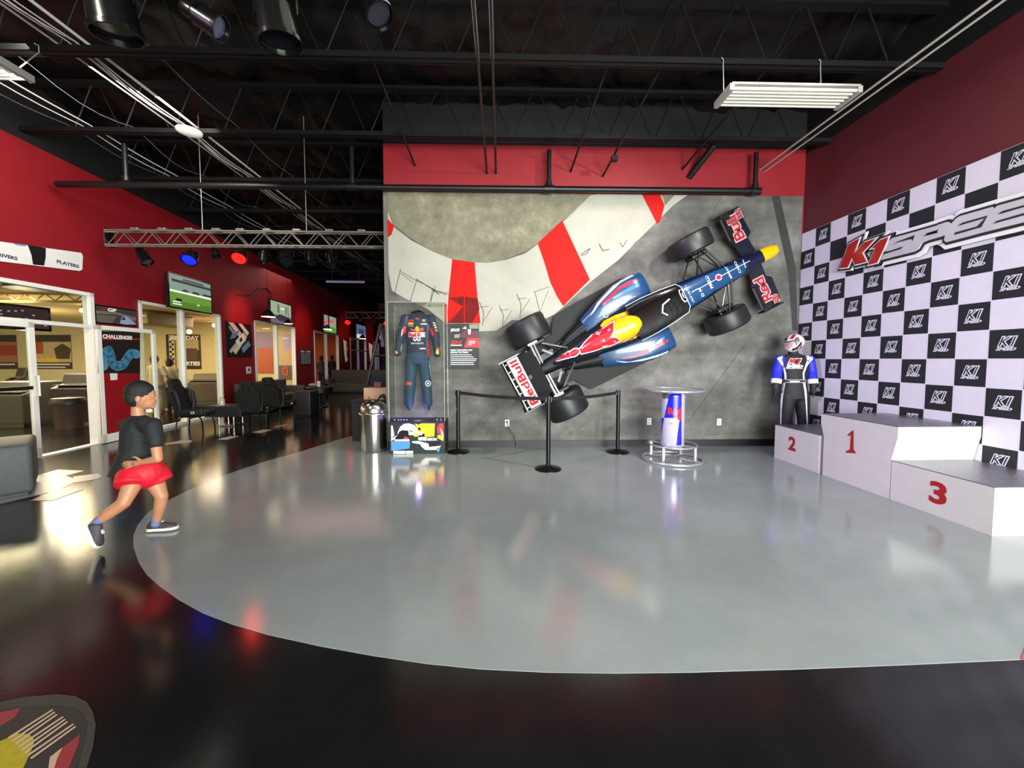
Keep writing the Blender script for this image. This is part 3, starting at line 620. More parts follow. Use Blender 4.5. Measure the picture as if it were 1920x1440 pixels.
# pod stripes
st = []
st.append((pp([(0, 700), (130, 560), (300, 380), (420, 300), (520, 255), (555, 290), (470, 335), (350, 400), (180, 560), (60, 680), (-60, 850), (-110, 900)], sc=z4), M_cwh, 0))
st.append((pp([(50, 720), (190, 590), (300, 480), (450, 380), (590, 345), (600, 375), (500, 425), (350, 500), (200, 640), (90, 740)], sc=z4), M_crim, 0))
st.append((pp([(220, 630), (330, 560), (470, 470), (620, 420), (640, 450), (520, 510), (400, 560), (260, 640)], sc=z4), M_sky, 0))
st.append((pp([(150, 850), (260, 740), (420, 660), (560, 595), (600, 620), (420, 700), (300, 800), (100, 960), (0, 1060), (-20, 1010)], sc=z4), M_navy, 0))
st.append((pp([(780, 1400), (930, 1260), (1000, 1200), (1015, 1235), (940, 1310), (820, 1420)], sc=z4), M_sky, 0))
st.append((pp([(1400, 1060), (1560, 1072), (1750, 1030), (1920, 980), (2000, 945), (2010, 960), (1900, 1010), (1700, 1062), (1500, 1080)], sc=z2_), M_cwh, 0))
st.append((pp([(1460, 1030), (1650, 985), (1850, 880), (1950, 830), (2000, 810), (1990, 850), (1850, 930), (1700, 1000), (1560, 1040)], sc=z2_), M_crim, 0))
for q in st[:4]: decal('stripe', [q], [pods[0]], pods[0])
for q in st[4:]: decal('stripe', [q], [pods[1]], pods[1])
eng = [(pp([(1195, 715), (1270, 610), (1400, 545), (1530, 500), (1600, 520), (1690, 640), (1660, 760), (1640, 800), (1500, 860), (1300, 915), (1250, 800)], sc=z2_), M_yel, 0)]
navy_tail = pp([(735, 1060), (820, 1000), (990, 900), (1150, 745), (1180, 700), (1100, 740), (850, 900), (600, 1100)], sc=z2_)
bull = [(600, 690), (700, 570), (840, 420), (940, 330), (1090, 270), (1240, 165), (1280, 150), (1285, 330), (1225, 455), (1340, 460), (1415, 520), (1280, 595), (1100, 650), (900, 720), (640, 785)]
sun = [(500+105*math.cos(a*.3), 760+75*math.sin(a*.3)-.35*105*math.cos(a*.3)) for a in range(21)]
tail = [(130, 925), (230, 830), (390, 740), (430, 800), (420, 850), (300, 880)]
for q in (bull, sun, tail): eng.append((pp(q, 1.6, z5), M_cwh, .002)); 
for q in (bull, tail): eng.append((pp(q, -.2, z5), M_cred, .003))
eng += [(pp(sun, -.3, z5), M_yel, .003), (pp(sun, -.9, z5), M_cred, .004)]
for q in ([(1060, 530), (1085, 485), (1110, 545)], [(1150, 315), (1190, 300), (1200, 255), (1215, 300), (1180, 328)], [(930, 390), (960, 360), (1050, 345), (990, 370), (1010, 410), (950, 395)], [(1270, 550), (1310, 525), (1340, 532)], [(1050, 640), (1130, 615), (1170, 610), (1110, 655)]): eng.append((pp(q, 0, z5), M_cwh, .005))
decal('engine_cover_graphic', eng, [airbox, cover, body], car)
# lettering on the nose
def uvpx(t, x, y, hpx, wpx, m, bold=.005, ex=.001, ang=-62.):
    dt = text_data(t, 1., bold); xs = [v[0] for v in dt[0]]; ys = [v[1] for v in dt[0]]; cx, cy = (min(xs)+max(xs))/2, (min(ys)+max(ys))/2
    sx = wpx/(max(xs)-min(xs)); sy = hpx/(max(ys)-min(ys)); a = math.radians(ang); rd = (-math.cos(math.radians(63.5)), -math.sin(math.radians(63.5))); ud = (-math.cos(math.radians(27)), math.sin(math.radians(27)))
    return (([(x+(v[0]-cx)*sx*rd[0]+(v[1]-cy)*sy*ud[0], y+(v[0]-cx)*sx*rd[1]+(v[1]-cy)*sy*ud[1], 0) for v in dt[0]], dt[1]), m, ex)
def linepx(a, b, w): a = Vector(a); b = Vector(b); n = Vector((-(b-a).y, (b-a).x)).normalized()*w/2; return curve_data([[tuple(a+n), tuple(b+n), tuple(b-n), tuple(a-n)]])
def circ(x, y, r, n=20): return [(x+r*math.cos(k*2*math.pi/n), y+r*math.sin(k*2*math.pi/n)) for k in range(n)]
nose = [(linepx((1297, 548), (1309, 541), 1.3), M_cwh, .001), (linepx((1311, 541), (1342, 524), 1.0), M_cwh, .001), (linepx((1353, 517), (1406, 489), 1.0), M_cwh, .001),
        (curve_data([circ(1347.5, 520, 6.2)]), M_cwh, .001), (curve_data([circ(1347.5, 520, 4.6)]), M_crim, .002), (linepx((1393, 487), (1398, 502), 1.2), M_cwh, .001),
        uvpx('CASIO', 1383, 501, 4.5, 24, M_cwh), uvpx('RENAULT', 1366, 511, 4, 24, M_cwh), uvpx('PIRELLI', 1330, 529, 5.5, 25, M_cwh), uvpx('D M', 1315, 548, 5, 17, M_cwh), uvpx('I N F I N I T I', 1293, 551, 4, 34, M_cwh)]
inf = [(1280+p[0], 554+p[1]) for p in [(-7, -9), (-3, -12), (1, -8), (-1, -3), (2, 3), (7, 4), (9, 9), (5, 12), (0, 8), (-4, 0)]]
for a, b in zip(inf, inf[1:]+inf[:1]): nose.append((linepx(a, b, 1.8), M_cwh, .002))
decal('nose_lettering', nose, [body, cock], car, off=.004)
decal('pod_emblem', [(linepx(a, b, .9), M_cwh, .001) for a, b in zip(circ(1136, 591, 4.4, 12), circ(1136, 591, 4.4, 12)[1:]+circ(1136, 591, 4.4, 12)[:1])]+[(curve_data([circ(1141, 582, 1.5, 8)]), M_cwh, .001), (linepx((1148, 577), (1156, 570), 1.6), M_cwh, .001), (linepx((1156, 572), (1172, 563), 1.1), M_cwh, .001), (linepx((1150, 570), (1154, 577), 1.2), M_cwh, .001)], pods+[body], car, off=.004)
# ================= fused figures =================
def cap(mb, a, b, ra, rb, m, n=14):
    a = Vector(a); b = Vector(b); mb.cyl(a, b, ra, m, rb, n)
    for p, r in ((a, ra), (b, rb)): ell(mb, p, (r, r, r), m, n)
def ell(mb, c, r, m, n=16, M=None):
    prof = [(math.sin(math.pi*k/10)+1e-5*(k in (0, 10)), -math.cos(math.pi*k/10)) for k in range(11)]
    T = Matrix.Translation(c) @ (M or Matrix()) @ Matrix.Diagonal((r[0], r[1], r[2], 1))
    mb.lathe(prof, m, n=n, M=T)
def fuse(mb, name, parent, m, voxel=.012, it=3, mats=None):
    """merge overlapping shapes into one continuous skin"""
    me = bpy.data.meshes.new(name); me.from_pydata(mb.v, [], mb.f); bm = bmesh.new(); bm.from_mesh(me); bmesh.ops.recalc_face_normals(bm, faces=bm.faces); bm.to_mesh(me); bm.free()
    t = bpy.data.objects.new('t', me); COL.objects.link(t)
    r = t.modifiers.new('r', 'REMESH'); r.mode = 'VOXEL'; r.voxel_size = voxel
    k = t.modifiers.new('s', 'SMOOTH'); k.iterations = it; k.factor = .6
    dg = bpy.context.evaluated_depsgraph_get(); dg.update(); ev = t.evaluated_get(dg); n = bpy.data.meshes.new_from_object(ev)
    bpy.data.objects.remove(t)
    n.transform(world(parent).inverted()); n.materials.clear(); n.materials.append(m)
    n.polygons.foreach_set('use_smooth', [True]*len(n.polygons)); n.polygons.foreach_set('material_index', [0]*len(n.polygons))
    o = bpy.data.objects.new(name, n); COL.objects.link(o); o.parent = parent; return o
M_skin = mat('skin', '#b27a58', .5, noise_=.04); M_hair = mat('dark_hair', '#15110f', .6, noise_=.2, nscale=60, bump=.6, bscale=150)
# ---------------- running child ----------------
kid = thing('person', 'child running away in black T-shirt, red shorts and sneakers, hand on hip', 'person', (-2.95, 3.3, 0))
def Kp(x, y, dy=0.): return atY(x, y, 3.3+dy)
b = MB()
hd = Kp(265, 741)
fd = Vector((.86, .48, -.06)).normalized(); upv = Vector((.06, 0, 1)).normalized(); sd = upv.cross(fd).normalized()
HM = Matrix(((fd.x, sd.x, upv.x, 0), (fd.y, sd.y, upv.y, 0), (fd.z, sd.z, upv.z, 0), (0, 0, 0, 1)))
def hp(f, s_, u): return hd+fd*f+sd*s_+upv*u
ell(b, hd, (.092, .073, .105), M_skin, M=HM); ell(b, hp(.035, 0, -.05), (.06, .052, .065), M_skin, M=HM); ell(b, hp(.092, 0, -.022), (.014, .012, .018), M_skin, M=HM)
ell(b, hp(.082, 0, -.062), (.012, .022, .012), M_skin, M=HM); ell(b, hp(.07, 0, -.095), (.02, .025, .016), M_skin, M=HM)
for s_ in (-1, 1): ell(b, hp(-.005, s_*.076, -.025), (.018, .009, .03), M_skin, M=HM)
cap(b, Kp(258, 762), Kp(260, 792, 0), .042, .05, M_skin)
cap(b, Kp(262, 805), Kp(258, 850), .10, .095, M_skin); cap(b, Kp(258, 850), Kp(264, 892), .095, .10, M_skin)
cap(b, Kp(240, 797, .10), Kp(286, 797, -.10), .048, .048, M_skin)
# legs
cap(b, Kp(252, 900, -.07), Kp(232, 943, -.16), .072, .047, M_skin); cap(b, Kp(232, 943, -.16), Kp(205, 962, -.19), .048, .046, M_skin); cap(b, Kp(205, 962, -.19), Kp(178, 983, -.22), .046, .030, M_skin)
cap(b, Kp(288, 898, .06), Kp(303, 930, .06), .072, .047, M_skin); cap(b, Kp(303, 930, .06), Kp(300, 950, .07), .047, .044, M_skin); cap(b, Kp(300, 950, .07), Kp(293, 980, .09), .044, .029, M_skin)
# near arm bent, hand on the hip
S0, E0, W0 = Kp(287, 800, -.13), Kp(296, 860, -.17), Kp(268, 866, -.17)
cap(b, S0, E0, .042, .033, M_skin); cap(b, E0, W0, .033, .023, M_skin)
P0 = Kp(256, 868, -.16); cap(b, W0, P0, .022, .026, M_skin); ell(b, Kp(254, 869, -.16), (.038, .016, .028), M_skin)
for k, (dx, dy, ln) in enumerate([(-19, -2, 1), (-22, 1.2, 1), (-21, 4.3, 1), (-17, 7, 1)]):
    a = Kp(251, 865.5+k*2.6, -.165); m_ = Kp(251+dx*.55, 866+k*2.6+dy*.4, -.168); e = Kp(251+dx, 867+k*2.6+dy*.6, -.155)
    cap(b, a, m_, .0085, .0078, M_skin, 8); cap(b, m_, e, .0078, .0062, M_skin, 8)
cap(b, Kp(262, 862, -.18), Kp(254, 857, -.19), .010, .008, M_skin, 8); cap(b, Kp(254, 857, -.19), Kp(249, 857, -.185), .008, .007, M_skin, 8)
# far arm bent forward
cap(b, Kp(240, 800, .12), Kp(247, 845, .18), .04, .03, M_skin); cap(b, Kp(247, 845, .18), Kp(285, 850, .22), .03, .022, M_skin)
ell(b, Kp(291, 850, .22), (.035, .018, .03), M_skin)
for k in range(4): cap(b, Kp(294, 846+k*2.6, .22), Kp(302, 847+k*2.6, .215), .008, .006, M_skin, 8)
cap(b, Kp(288, 846, .2), Kp(294, 840, .2), .009, .007, M_skin, 8)
fuse(b, 'body', kid, M_skin, .0055, 3)
b = MB()
for s_ in (-1, 1): ell(b, hp(.075, s_*.03, .002), (.007, .010, .006), mat('eye_white', '#ddd6cc', .3), M=HM, n=10); ell(b, hp(.079, s_*.03, .002), (.004, .006, .005), M_hair, M=HM, n=8)
b.build('eyes', parent=kid, smooth=True)
b = MB(); ell(b, hp(-.014, 0, .028), (.098, .083, .098), M_hair, M=HM); ell(b, hp(-.04, 0, -.01), (.07, .078, .09), M_hair, M=HM); ell(b, hp(.02, 0, .058), (.06, .062, .045), M_hair, M=HM)
fuse(b, 'hair', kid, M_hair, .007, 3)
b = MB(); ell(b, Kp(280, 770, -.05), (.022, .02, .016), M_white); b.build('shirt_tag', parent=kid, smooth=True)
M_ts = mat('black_tshirt', '#16181b', .75, noise_=.15, nscale=12, bump=.5, bscale=14)
b = MB()
cap(b, Kp(262, 806), Kp(258, 850), .122, .118, M_ts); cap(b, Kp(258, 850), Kp(257, 872, .0), .120, .135, M_ts)
b.loft([[Kp(258, 845)+Vector((math.cos(t)*.125, math.sin(t)*.125, 0)) for t in [k*math.pi/8 for k in range(16)]], [Kp(250, 883)+Vector((math.cos(t)*.165-.0, math.sin(t)*.15, .0-.035*math.cos(t+math.pi))) for t in [k*math.pi/8 for k in range(16)]]], M_ts)
cap(b, Kp(240, 797, .09), Kp(286, 797, -.09), .062, .062, M_ts); cap(b, Kp(286, 799, -.12), Kp(292, 829, -.15), .062, .056, M_ts); cap(b, Kp(240, 799, .11), Kp(243, 828, .15), .058, .055, M_ts)
cap(b, Kp(259, 783), Kp(260, 795), .052, .06, M_ts)
fuse(b, 't_shirt', kid, M_ts, .009, 4)
M_sh = mat('red_shorts', '#d20f28', .6, noise_=.12, nscale=14, bump=.4, bscale=16)
b = MB()
cap(b, Kp(262, 888, .0), Kp(275, 886, 0), .125, .125, M_sh)
for (a, c, r0, r1) in [(Kp(250, 891, -.06), Kp(246, 911, -.11), .11, .108), (Kp(288, 888, .05), Kp(299, 905, .06), .105, .102)]:
    b.cyl(a, c, r0, M_sh, r1, 20); ell(b, a, (r0, r0, r0), M_sh)
fuse(b, 'shorts', kid, M_sh, .009, 3)
M_sock = mat('blue_sock', '#6b6c9c', .8, noise_=.2, nscale=30)
for nm, (a, c) in {'l': (Kp(187, 975, -.215), Kp(176, 986, -.225)), 'r': (Kp(294.5, 968, .085), Kp(292, 982, .09))}.items():
    b = MB(); cap(b, a, c, .036, .034, M_sock); b.build('sock', parent=kid, smooth=True)
def shoe(heel, toe, upn, mu, ms):
    h = Vector(heel); t_ = Vector(toe); f = (t_-h).normalized(); u = Vector(upn); u = (u-f*u.dot(f)).normalized(); s_ = u.cross(f); L = (t_-h).length
    b = MB(); T = Matrix(((f.x, s_.x, u.x, h.x), (f.y, s_.y, u.y, h.y), (f.z, s_.z, u.z, h.z), (0, 0, 0, 1)))
    rings = []
    for (x, w, hh) in [(0, .026, .05), (.02, .033, .075), (.25*L, .034, .078), (.45*L, .036, .062), (.7*L, .04, .045), (.9*L, .034, .035), (L, .012, .022)]:
        rings.append([(x, w*math.cos(k*math.pi/6), .012+hh*max(0, math.sin(k*math.pi/6))) for k in range(12)])
    b.loft(rings, mu, M=T); o = b.build('shoe', parent=kid, smooth=60)
    b = MB(); rings = []
    for (x, w) in [(-.006, .022), (.015, .036), (.3*L, .037), (.7*L, .044), (.92*L, .037), (L+.008, .014)]: rings.append([(x, -w, 0), (x, w, 0), (x, w, .022), (x, -w, .022)])
    b.loft(rings, ms, M=T); b.build('sole', parent=o)
    b = MB(); b.box((.42*L, 0, .072), (.05, .022, .01), ms, T @ Matrix.Rotation(.0, 4, 'Y'), bev=.003); b.build('laces', parent=o)
M_shoe = mat('charcoal_shoe', '#3a3236', .6, noise_=.1); M_sole = mat('shoe_sole', '#d9dbd0', .5)
h = atZ(279, 997, 0); shoe((h.x, h.y, .012), (h.x+.215, h.y+.03, .015), (0, 0, 1), M_shoe, M_sole)
shoe(Kp(163, 985, -.25), Kp(183, 1026, -.24), (.75, .2, .5), M_shoe, M_sole)
# ---------------- mannequin in racing suit ----------------
man = thing('mannequin', 'mannequin in black and blue racing suit with helmet, standing behind the podium', 'mannequin', (4.52, 6.05, 0))
def Mp(x, y, dy=0.): return atY(x, y, 6.08+dy)
M_suit = mat('suit_black', '#17171c', .7, noise_=.1, nscale=10, bump=.3, bscale=10); M_sblue = mat('suit_blue', '#1c22c8', .6, noise_=.12, nscale=9, bump=.3, bscale=10); M_swh = mat('suit_white', '#e3dfe6', .6)
b = MB()
b.loft([[p+Vector((rx*math.cos(t), ry*math.sin(t), 0)) for t in [k*math.pi/10 for k in range(20)]] for p, rx, ry in [(Mp(1489, 662), .05, .05), (Mp(1489, 668), .20, .09), (Mp(1489, 680), .235, .13), (Mp(1490, 700), .20, .13), (Mp(1490, 715), .18, .12), (Mp(1490, 735), .195, .13), (Mp(1491, 748), .20, .13)]], M_suit)
for s_, hx in ((-1, 1477), (1, 1503)): cap(b, Mp(hx, 742), Mp(hx+s_*3, 785), .115, .085, M_suit); cap(b, Mp(hx+s_*3, 785), Mp(hx+s_*3.5, 840), .085, .07, M_suit)
fuse(b, 'suit_body', man, M_suit, .014, 3)
slv = []
for s_, sx, ex, wx in ((-1, 1463, 1457, 1455), (1, 1517, 1522, 1524)):
    b = MB(); cap(b, Mp(sx, 674), Mp(ex, 697, -.02), .075, .072, M_sblue); cap(b, Mp(ex, 697, -.02), Mp(wx+s_*-1, 712, -.07), .070, .072, M_sblue); slv.append(fuse(b, 'sleeve', man, M_sblue, .012, 2))
    b = MB(); b.cyl(Mp(wx-s_, 711, -.07), Mp(wx, 719, -.08), .074, M_swh, .070, 20); b.build('cuff', parent=man, smooth=True)
    b = MB(); cap(b, Mp(wx, 717, -.08), Mp(wx+s_, 727, -.09), .052, .045, M_suit); ell(b, Mp(wx+s_, 733, -.09), (.035, .045, .055), M_suit)
    for k in range(4): a = Mp(wx+s_*(1+(k-1.5)*0), 736, -.12+k*.025); cap(b, a, a+Vector((.0, -.0, -.05)), .012, .010, M_suit, 8); cap(b, a+Vector((0, 0, -.05)), a+Vector((-.015*s_, -.01, -.075)), .010, .009, M_suit, 8)
    a = Mp(wx-s_*2, 730, -.13); cap(b, a, a+Vector((-.01*s_, -.02, -.05)), .013, .010, M_suit, 8)
    fuse(b, 'glove', man, M_suit, .008, 1)
sb = [o for o in bpy.data.objects if o.parent == man and o.name.startswith('suit_body')]
z8 = (1420, 600, 6.)
decal('shoulder_panel', [(pp([(222, 430), (270, 395), (335, 372), (300, 400), (275, 440), (300, 520), (325, 600), (328, 665), (305, 665), (300, 590), (285, 520), (240, 460)], sc=z8), M_swh, 0)], sb+slv, man, step=5)
decal('shoulder_panel', [(pp([(640, 430), (600, 400), (485, 366), (490, 380), (545, 410), (560, 450), (540, 510), (510, 600), (515, 668), (530, 668), (530, 600), (560, 520), (600, 465)], sc=z8), M_swh, 0)], sb+slv, man, step=5)
decal('side_stripe', [(pp([(288, 705), (318, 705), (290, 850), (275, 1000), (270, 1175), (256, 1175), (260, 900), (272, 800)], sc=z8), M_swh, 0), (pp([(248, 730), (285, 705), (270, 800), (258, 910), (240, 900)], sc=z8), M_sblue, 0)], sb, man, step=5)
decal('side_stripe', [(pp([(513, 705), (538, 705), (555, 800), (562, 1000), (572, 1175), (556, 1175), (545, 950), (530, 800)], sc=z8), M_swh, 0)], sb, man, step=5)
decal('belt', [(pp([(275, 672), (545, 672), (545, 704), (275, 704)], sc=z8), M_cwh, 0), (pp([(277, 676), (543, 676), (543, 700), (277, 700)], sc=z8), M_suit, .001), (pp([(365, 686), (475, 686), (475, 697), (365, 697)], sc=z8), M_swh, .002)], sb, man, step=5)
def txpx(t, x, y, h, w, m, bold=.03, ex=.0, shear=0., slope=0.):
    dt = text_data(t, 1., bold, 0, shear); xs = [v[0] for v in dt[0]]; ys = [v[1] for v in dt[0]]; cx, cy = (min(xs)+max(xs))/2, (min(ys)+max(ys))/2
    sx = w/(max(xs)-min(xs)); sy = h/(max(ys)-min(ys))
    return (([(x+(v[0]-cx)*sx, y-(v[1]-cy)*sy+slope*(v[0]-cx)*sx, 0) for v in dt[0]], dt[1]), m, ex)
decal('chest_emblem', [txpx('K1', 1490, 678, 13, 29, M_swh, .07, 0, .35), txpx('K1', 1490, 678, 11.5, 26, M_cred, .05, .0015, .35), txpx('SPEED', 1490, 687, 5, 32, M_swh, .08, .001, .3), txpx('INDOOR KART RACING', 1489, 690.8, 1.8, 32, M_swh, .03, .001)], sb, man, step=4)
b = MB(); hm = Mp(1487, 644); ell(b, hm+Vector((.015, 0, .02)), (.135, .15, .135), M_swh); ell(b, hm+Vector((-.035, -.03, -.055)), (.10, .11, .085), M_swh); hel = fuse(b, 'helmet', man, mat('helmet_white', '#ddd0d2', .15, coat=.6), .009, 3)
b = MB(); cap(b, hm+Vector((-.02, 0, -.06)), Mp(1489, 668), .06, .07, M_suit); b.build('neck', parent=man, smooth=True)
decal('helmet_graphic', [(pp([(312, 265), (410, 250), (400, 300), (345, 330), (318, 300)], sc=z8), mat('face_pink', '#b98d84', .5), 0), (pp([(300, 235), (330, 170), (365, 150), (345, 190), (330, 235)], sc=z8), M_suit, .001), (pp([(360, 215), (400, 165), (445, 150), (420, 190), (400, 215)], sc=z8), M_crim, .001), (pp([(400, 235), (440, 190), (470, 200), (480, 240), (440, 290), (420, 250)], sc=z8), mat('helmet_grey', '#6a5a5e', .3), .001), (pp([(385, 330), (450, 300), (500, 235), (500, 270), (450, 330), (400, 350)], sc=z8), M_suit, .001), (pp([(280, 245), (350, 240), (415, 225), (410, 238), (350, 255), (290, 258)], sc=z8), M_suit, .002), (pp([(440, 345), (480, 310), (505, 260), (500, 310), (460, 355)], sc=z8), M_crim, .002)], [hel], man, step=3)
# ---------------- display case with hanging suit ----------------
case = thing('display_case', 'tall clear display case with hanging race suit, lit photo panel in its base', 'display case', (-1.33, 6.38, 0))
M_acr = glassmat('clear_acrylic', (.97, .98, .96)); cx0, cx1, cy0, cy1, cz = -1.77, -.90, 6.17, 6.565, 2.38
b = MB(); b.box(((cx0+cx1)/2, (cy0+cy1)/2, .26), (cx1-cx0, cy1-cy0, .52), M_black); b.build('case_base', parent=case)
for nm, c, d in [('front_pane', ((cx0+cx1)/2, cy0+.004, (cz+.52)/2), (cx1-cx0, .006, cz-.52)), ('side_pane', (cx0+.003, (cy0+cy1)/2, (cz+.52)/2), (.006, cy1-cy0-.012, cz-.52)), ('side_pane', (cx1-.003, (cy0+cy1)/2, (cz+.52)/2), (.006, cy1-cy0-.012, cz-.52)), ('top_pane', ((cx0+cx1)/2, (cy0+cy1)/2, cz), (cx1-cx0, cy1-cy0, .006))]:
    b = MB(); b.box(c, d, M_acr); b.build(nm, parent=case)
M_edge = mat('acrylic_edge', '#a9a79c', .25, spec=.8)
b = MB()
for x in (cx0, cx1):
    for y in (cy0, cy1): b.box((x, y, (cz+.52)/2), (.008, .008, cz-.52), M_edge)
for y in (cy0, cy1): b.box(((cx0+cx1)/2, y, cz), (cx1-cx0, .008, .008), M_edge)
for x in (cx0, cx1): b.box((x, (cy0+cy1)/2, cz), (.008, cy1-cy0, .008), M_edge)
b.build('case_edges', parent=case)
M_led = mat('violet_led', '#7040ff', .4, emit=9.); b = MB()
for x in (-1.70, -1.64, -1.60, -1.555, -1.51, -1.03, -.97): ell(b, (x, 6.23, .535), (.008, .008, .008), M_led, 8)
b.build('led_strip', parent=case)
lamp('POINT', 'led_glow', (-1.35, 6.30, .62), (0, 0, 0), 2.2, (.5, .3, 1), .03)
FP = Fr((0, cy0-.002, 0), (1, 0, 0), (0, 0, 1)); z6 = (720, 780, 14.77)
b = MB(); rect(b, FP, cx0, .0, cx1, .50, mat('print_dark', '#22282b', .4, emit=.25), d=.001, t=.004)
def pic(b, fr, pts, m, sc, d): poly(b, fr, [fr.px(sc[0]+x/sc[2], sc[1]+y/sc[2]) for x, y in pts], m, d)
mk = lambda n, c, e=.9: mat(n, c, .4, emit=e)
P_w, P_y, P_r, P_b, P_k, P_o, P_g = mk('print_white', '#e8e8e2'), mk('print_yellow', '#f0c818'), mk('print_red', '#d8242c'), mk('print_blue', '#3a6a90'), mk('print_black', '#0c0c10', .01), mk('print_orange', '#e88a30'), mk('print_grey', '#3b4446', .2)
for i, (pts, m) in enumerate([([(200, 700), (720, 690), (720, 800), (700, 900), (250, 960), (200, 960)], P_b), ([(200, 270), (235, 260), (290, 540), (200, 600)], P_w), ([(200, 620), (400, 530), (380, 590), (200, 690)], P_w), ([(385, 450), (450, 300), (560, 220), (680, 205), (840, 250), (930, 360), (920, 450), (700, 470), (480, 400), (420, 450), (390, 520)], P_w),
        ([(420, 430), (500, 390), (680, 400), (690, 650), (360, 650), (300, 600), (380, 540)], P_k), ([(540, 610), (600, 560), (680, 610), (680, 640), (540, 640)], P_r), ([(710, 385), (860, 430), (710, 440)], P_r), ([(290, 650), (700, 645), (700, 690), (300, 690)], P_w), ([(860, 210), (960, 240), (1050, 205), (1410, 205), (1390, 560), (1160, 580), (1080, 480), (920, 440), (930, 340)], P_y),
        ([(1200, 205), (1410, 205), (1400, 380), (1330, 330)], P_o), ([(940, 310), (1020, 320), (1020, 400), (940, 390)], P_k), ([(690, 450), (1130, 440), (1060, 480), (1060, 520), (690, 520)], P_w), ([(800, 520), (900, 480), (1000, 500), (940, 560), (860, 570)], P_y), ([(1060, 490), (1130, 480), (1130, 550), (1060, 560)], P_k),
        ([(1480, 300), (1540, 220), (1640, 200), (1650, 560), (1560, 500), (1480, 460)], P_r), ([(1560, 330), (1640, 480), (1650, 640), (1600, 520)], P_w), ([(1480, 530), (1560, 520), (1650, 620), (1640, 690), (1500, 610)], P_y), ([(780, 700), (960, 690), (1250, 770), (1260, 860), (1580, 820), (1500, 930), (1150, 930), (1060, 860), (1000, 770), (800, 740)], P_w),
        ([(1240, 700), (1560, 690), (1550, 820), (1350, 830), (1340, 720), (1300, 830), (1240, 850)], P_k), ([(950, 590), (1180, 580), (1180, 680), (960, 660)], P_w), ([(1460, 880), (1560, 860), (1530, 990), (1480, 990)], P_b), ([(268, 965), (590, 965), (590, 1035), (268, 1035)], P_w), ([(610, 965), (808, 965), (808, 1035), (610, 1035)], P_w)]):
    pic(b, FP, pts, m, z6, .003+i*.0004)
q = FP.px(720+1340/14.77, 780+640/14.77); words(b, FP, 'GEOX', q[0], q[1], .042, P_w, w=.16, bold=.04, d=.014)
q = FP.px(720+430/14.77, 780+1000/14.77); words(b, FP, 'SEBASTIAN', q[0], q[1], .022, P_k, w=.16, bold=.02, d=.014); q = FP.px(720+708/14.77, 780+1000/14.77); words(b, FP, 'VETTEL', q[0], q[1], .022, P_k, w=.09, bold=.02, d=.014)
b.build('photo_panel', parent=case, fix=False)
# suit
suit = thing('race_suit', 'navy racing suit hanging inside the clear display case', 'racing suit', (-1.33, 6.38, .6))
def Sp(x, y, dy=0.): return atY(x, y, 6.38+dy)
M_sn = mat('suit_navy', '#182339', .7, noise_=.08, nscale=6, bump=.3, bscale=8); M_ste = mat('suit_teal', '#18384f', .7, noise_=.12, nscale=6, bump=.4, bscale=9)
b = MB()
b.loft([[p+Vector((rx*math.cos(t), ry*math.sin(t), 0)) for t in [k*math.pi/10 for k in range(20)]] for p, rx, ry in [(Sp(783, 585), .04, .04), (Sp(783, 591), .16, .06), (Sp(784, 600), .215, .09), (Sp(784, 625), .190, .10), (Sp(784, 645), .185, .10), (Sp(784, 660), .188, .10), (Sp(784, 672), .19, .10)]], M_sn)
cap(b, Sp(760, 597), Sp(751, 630, -.02), .068, .068, M_sn); cap(b, Sp(751, 630, -.02), Sp(746, 662, -.05), .068, .055, M_sn)
cap(b, Sp(808, 597), Sp(817, 630, -.02), .068, .068, M_sn); cap(b, Sp(816, 630, -.02), Sp(820, 664, -.05), .068, .052, M_sn)
upper = fuse(b, 'suit_top', suit, M_sn, .011, 3)
b = MB(); b.loft([[p+Vector((rx*math.cos(t), ry*math.sin(t), 0)) for t in [k*math.pi/10 for k in range(20)]] for p, rx, ry in [(Sp(784, 655), .178, .095), (Sp(784, 672), .192, .11), (Sp(783, 682), .17, .10)]], M_ste)
for s_, hx, kx, ax in ((-1, 771, 770, 767), (1, 795, 799, 802)):
    cap(b, Sp(hx, 678), Sp(kx, 715), .098, .086, M_ste); cap(b, Sp(kx, 715), Sp(ax, 755), .086, .078, M_ste); cap(b, Sp(ax, 755), Sp(ax+1, 766), .07, .035, M_ste)
lower = fuse(b, 'suit_legs', suit, M_ste, .011, 3)
b = MB(); b.tube([Sp(774, 586, -.02), Sp(783, 590, -.06), Sp(793, 586, -.02), Sp(783, 583, .04)], .02, M_black, closed=True); b.cyl(Sp(783, 582), (Sp(783, 582).x, 6.38, cz-.01), .004, M_steel, n=6); b.build('hanger', parent=suit)
zs = (730, 560, 12.); E_ = lambda x, y, rx, ry: [(x+rx*math.cos(k*.35), y+ry*math.sin(k*.35)) for k in range(18)]
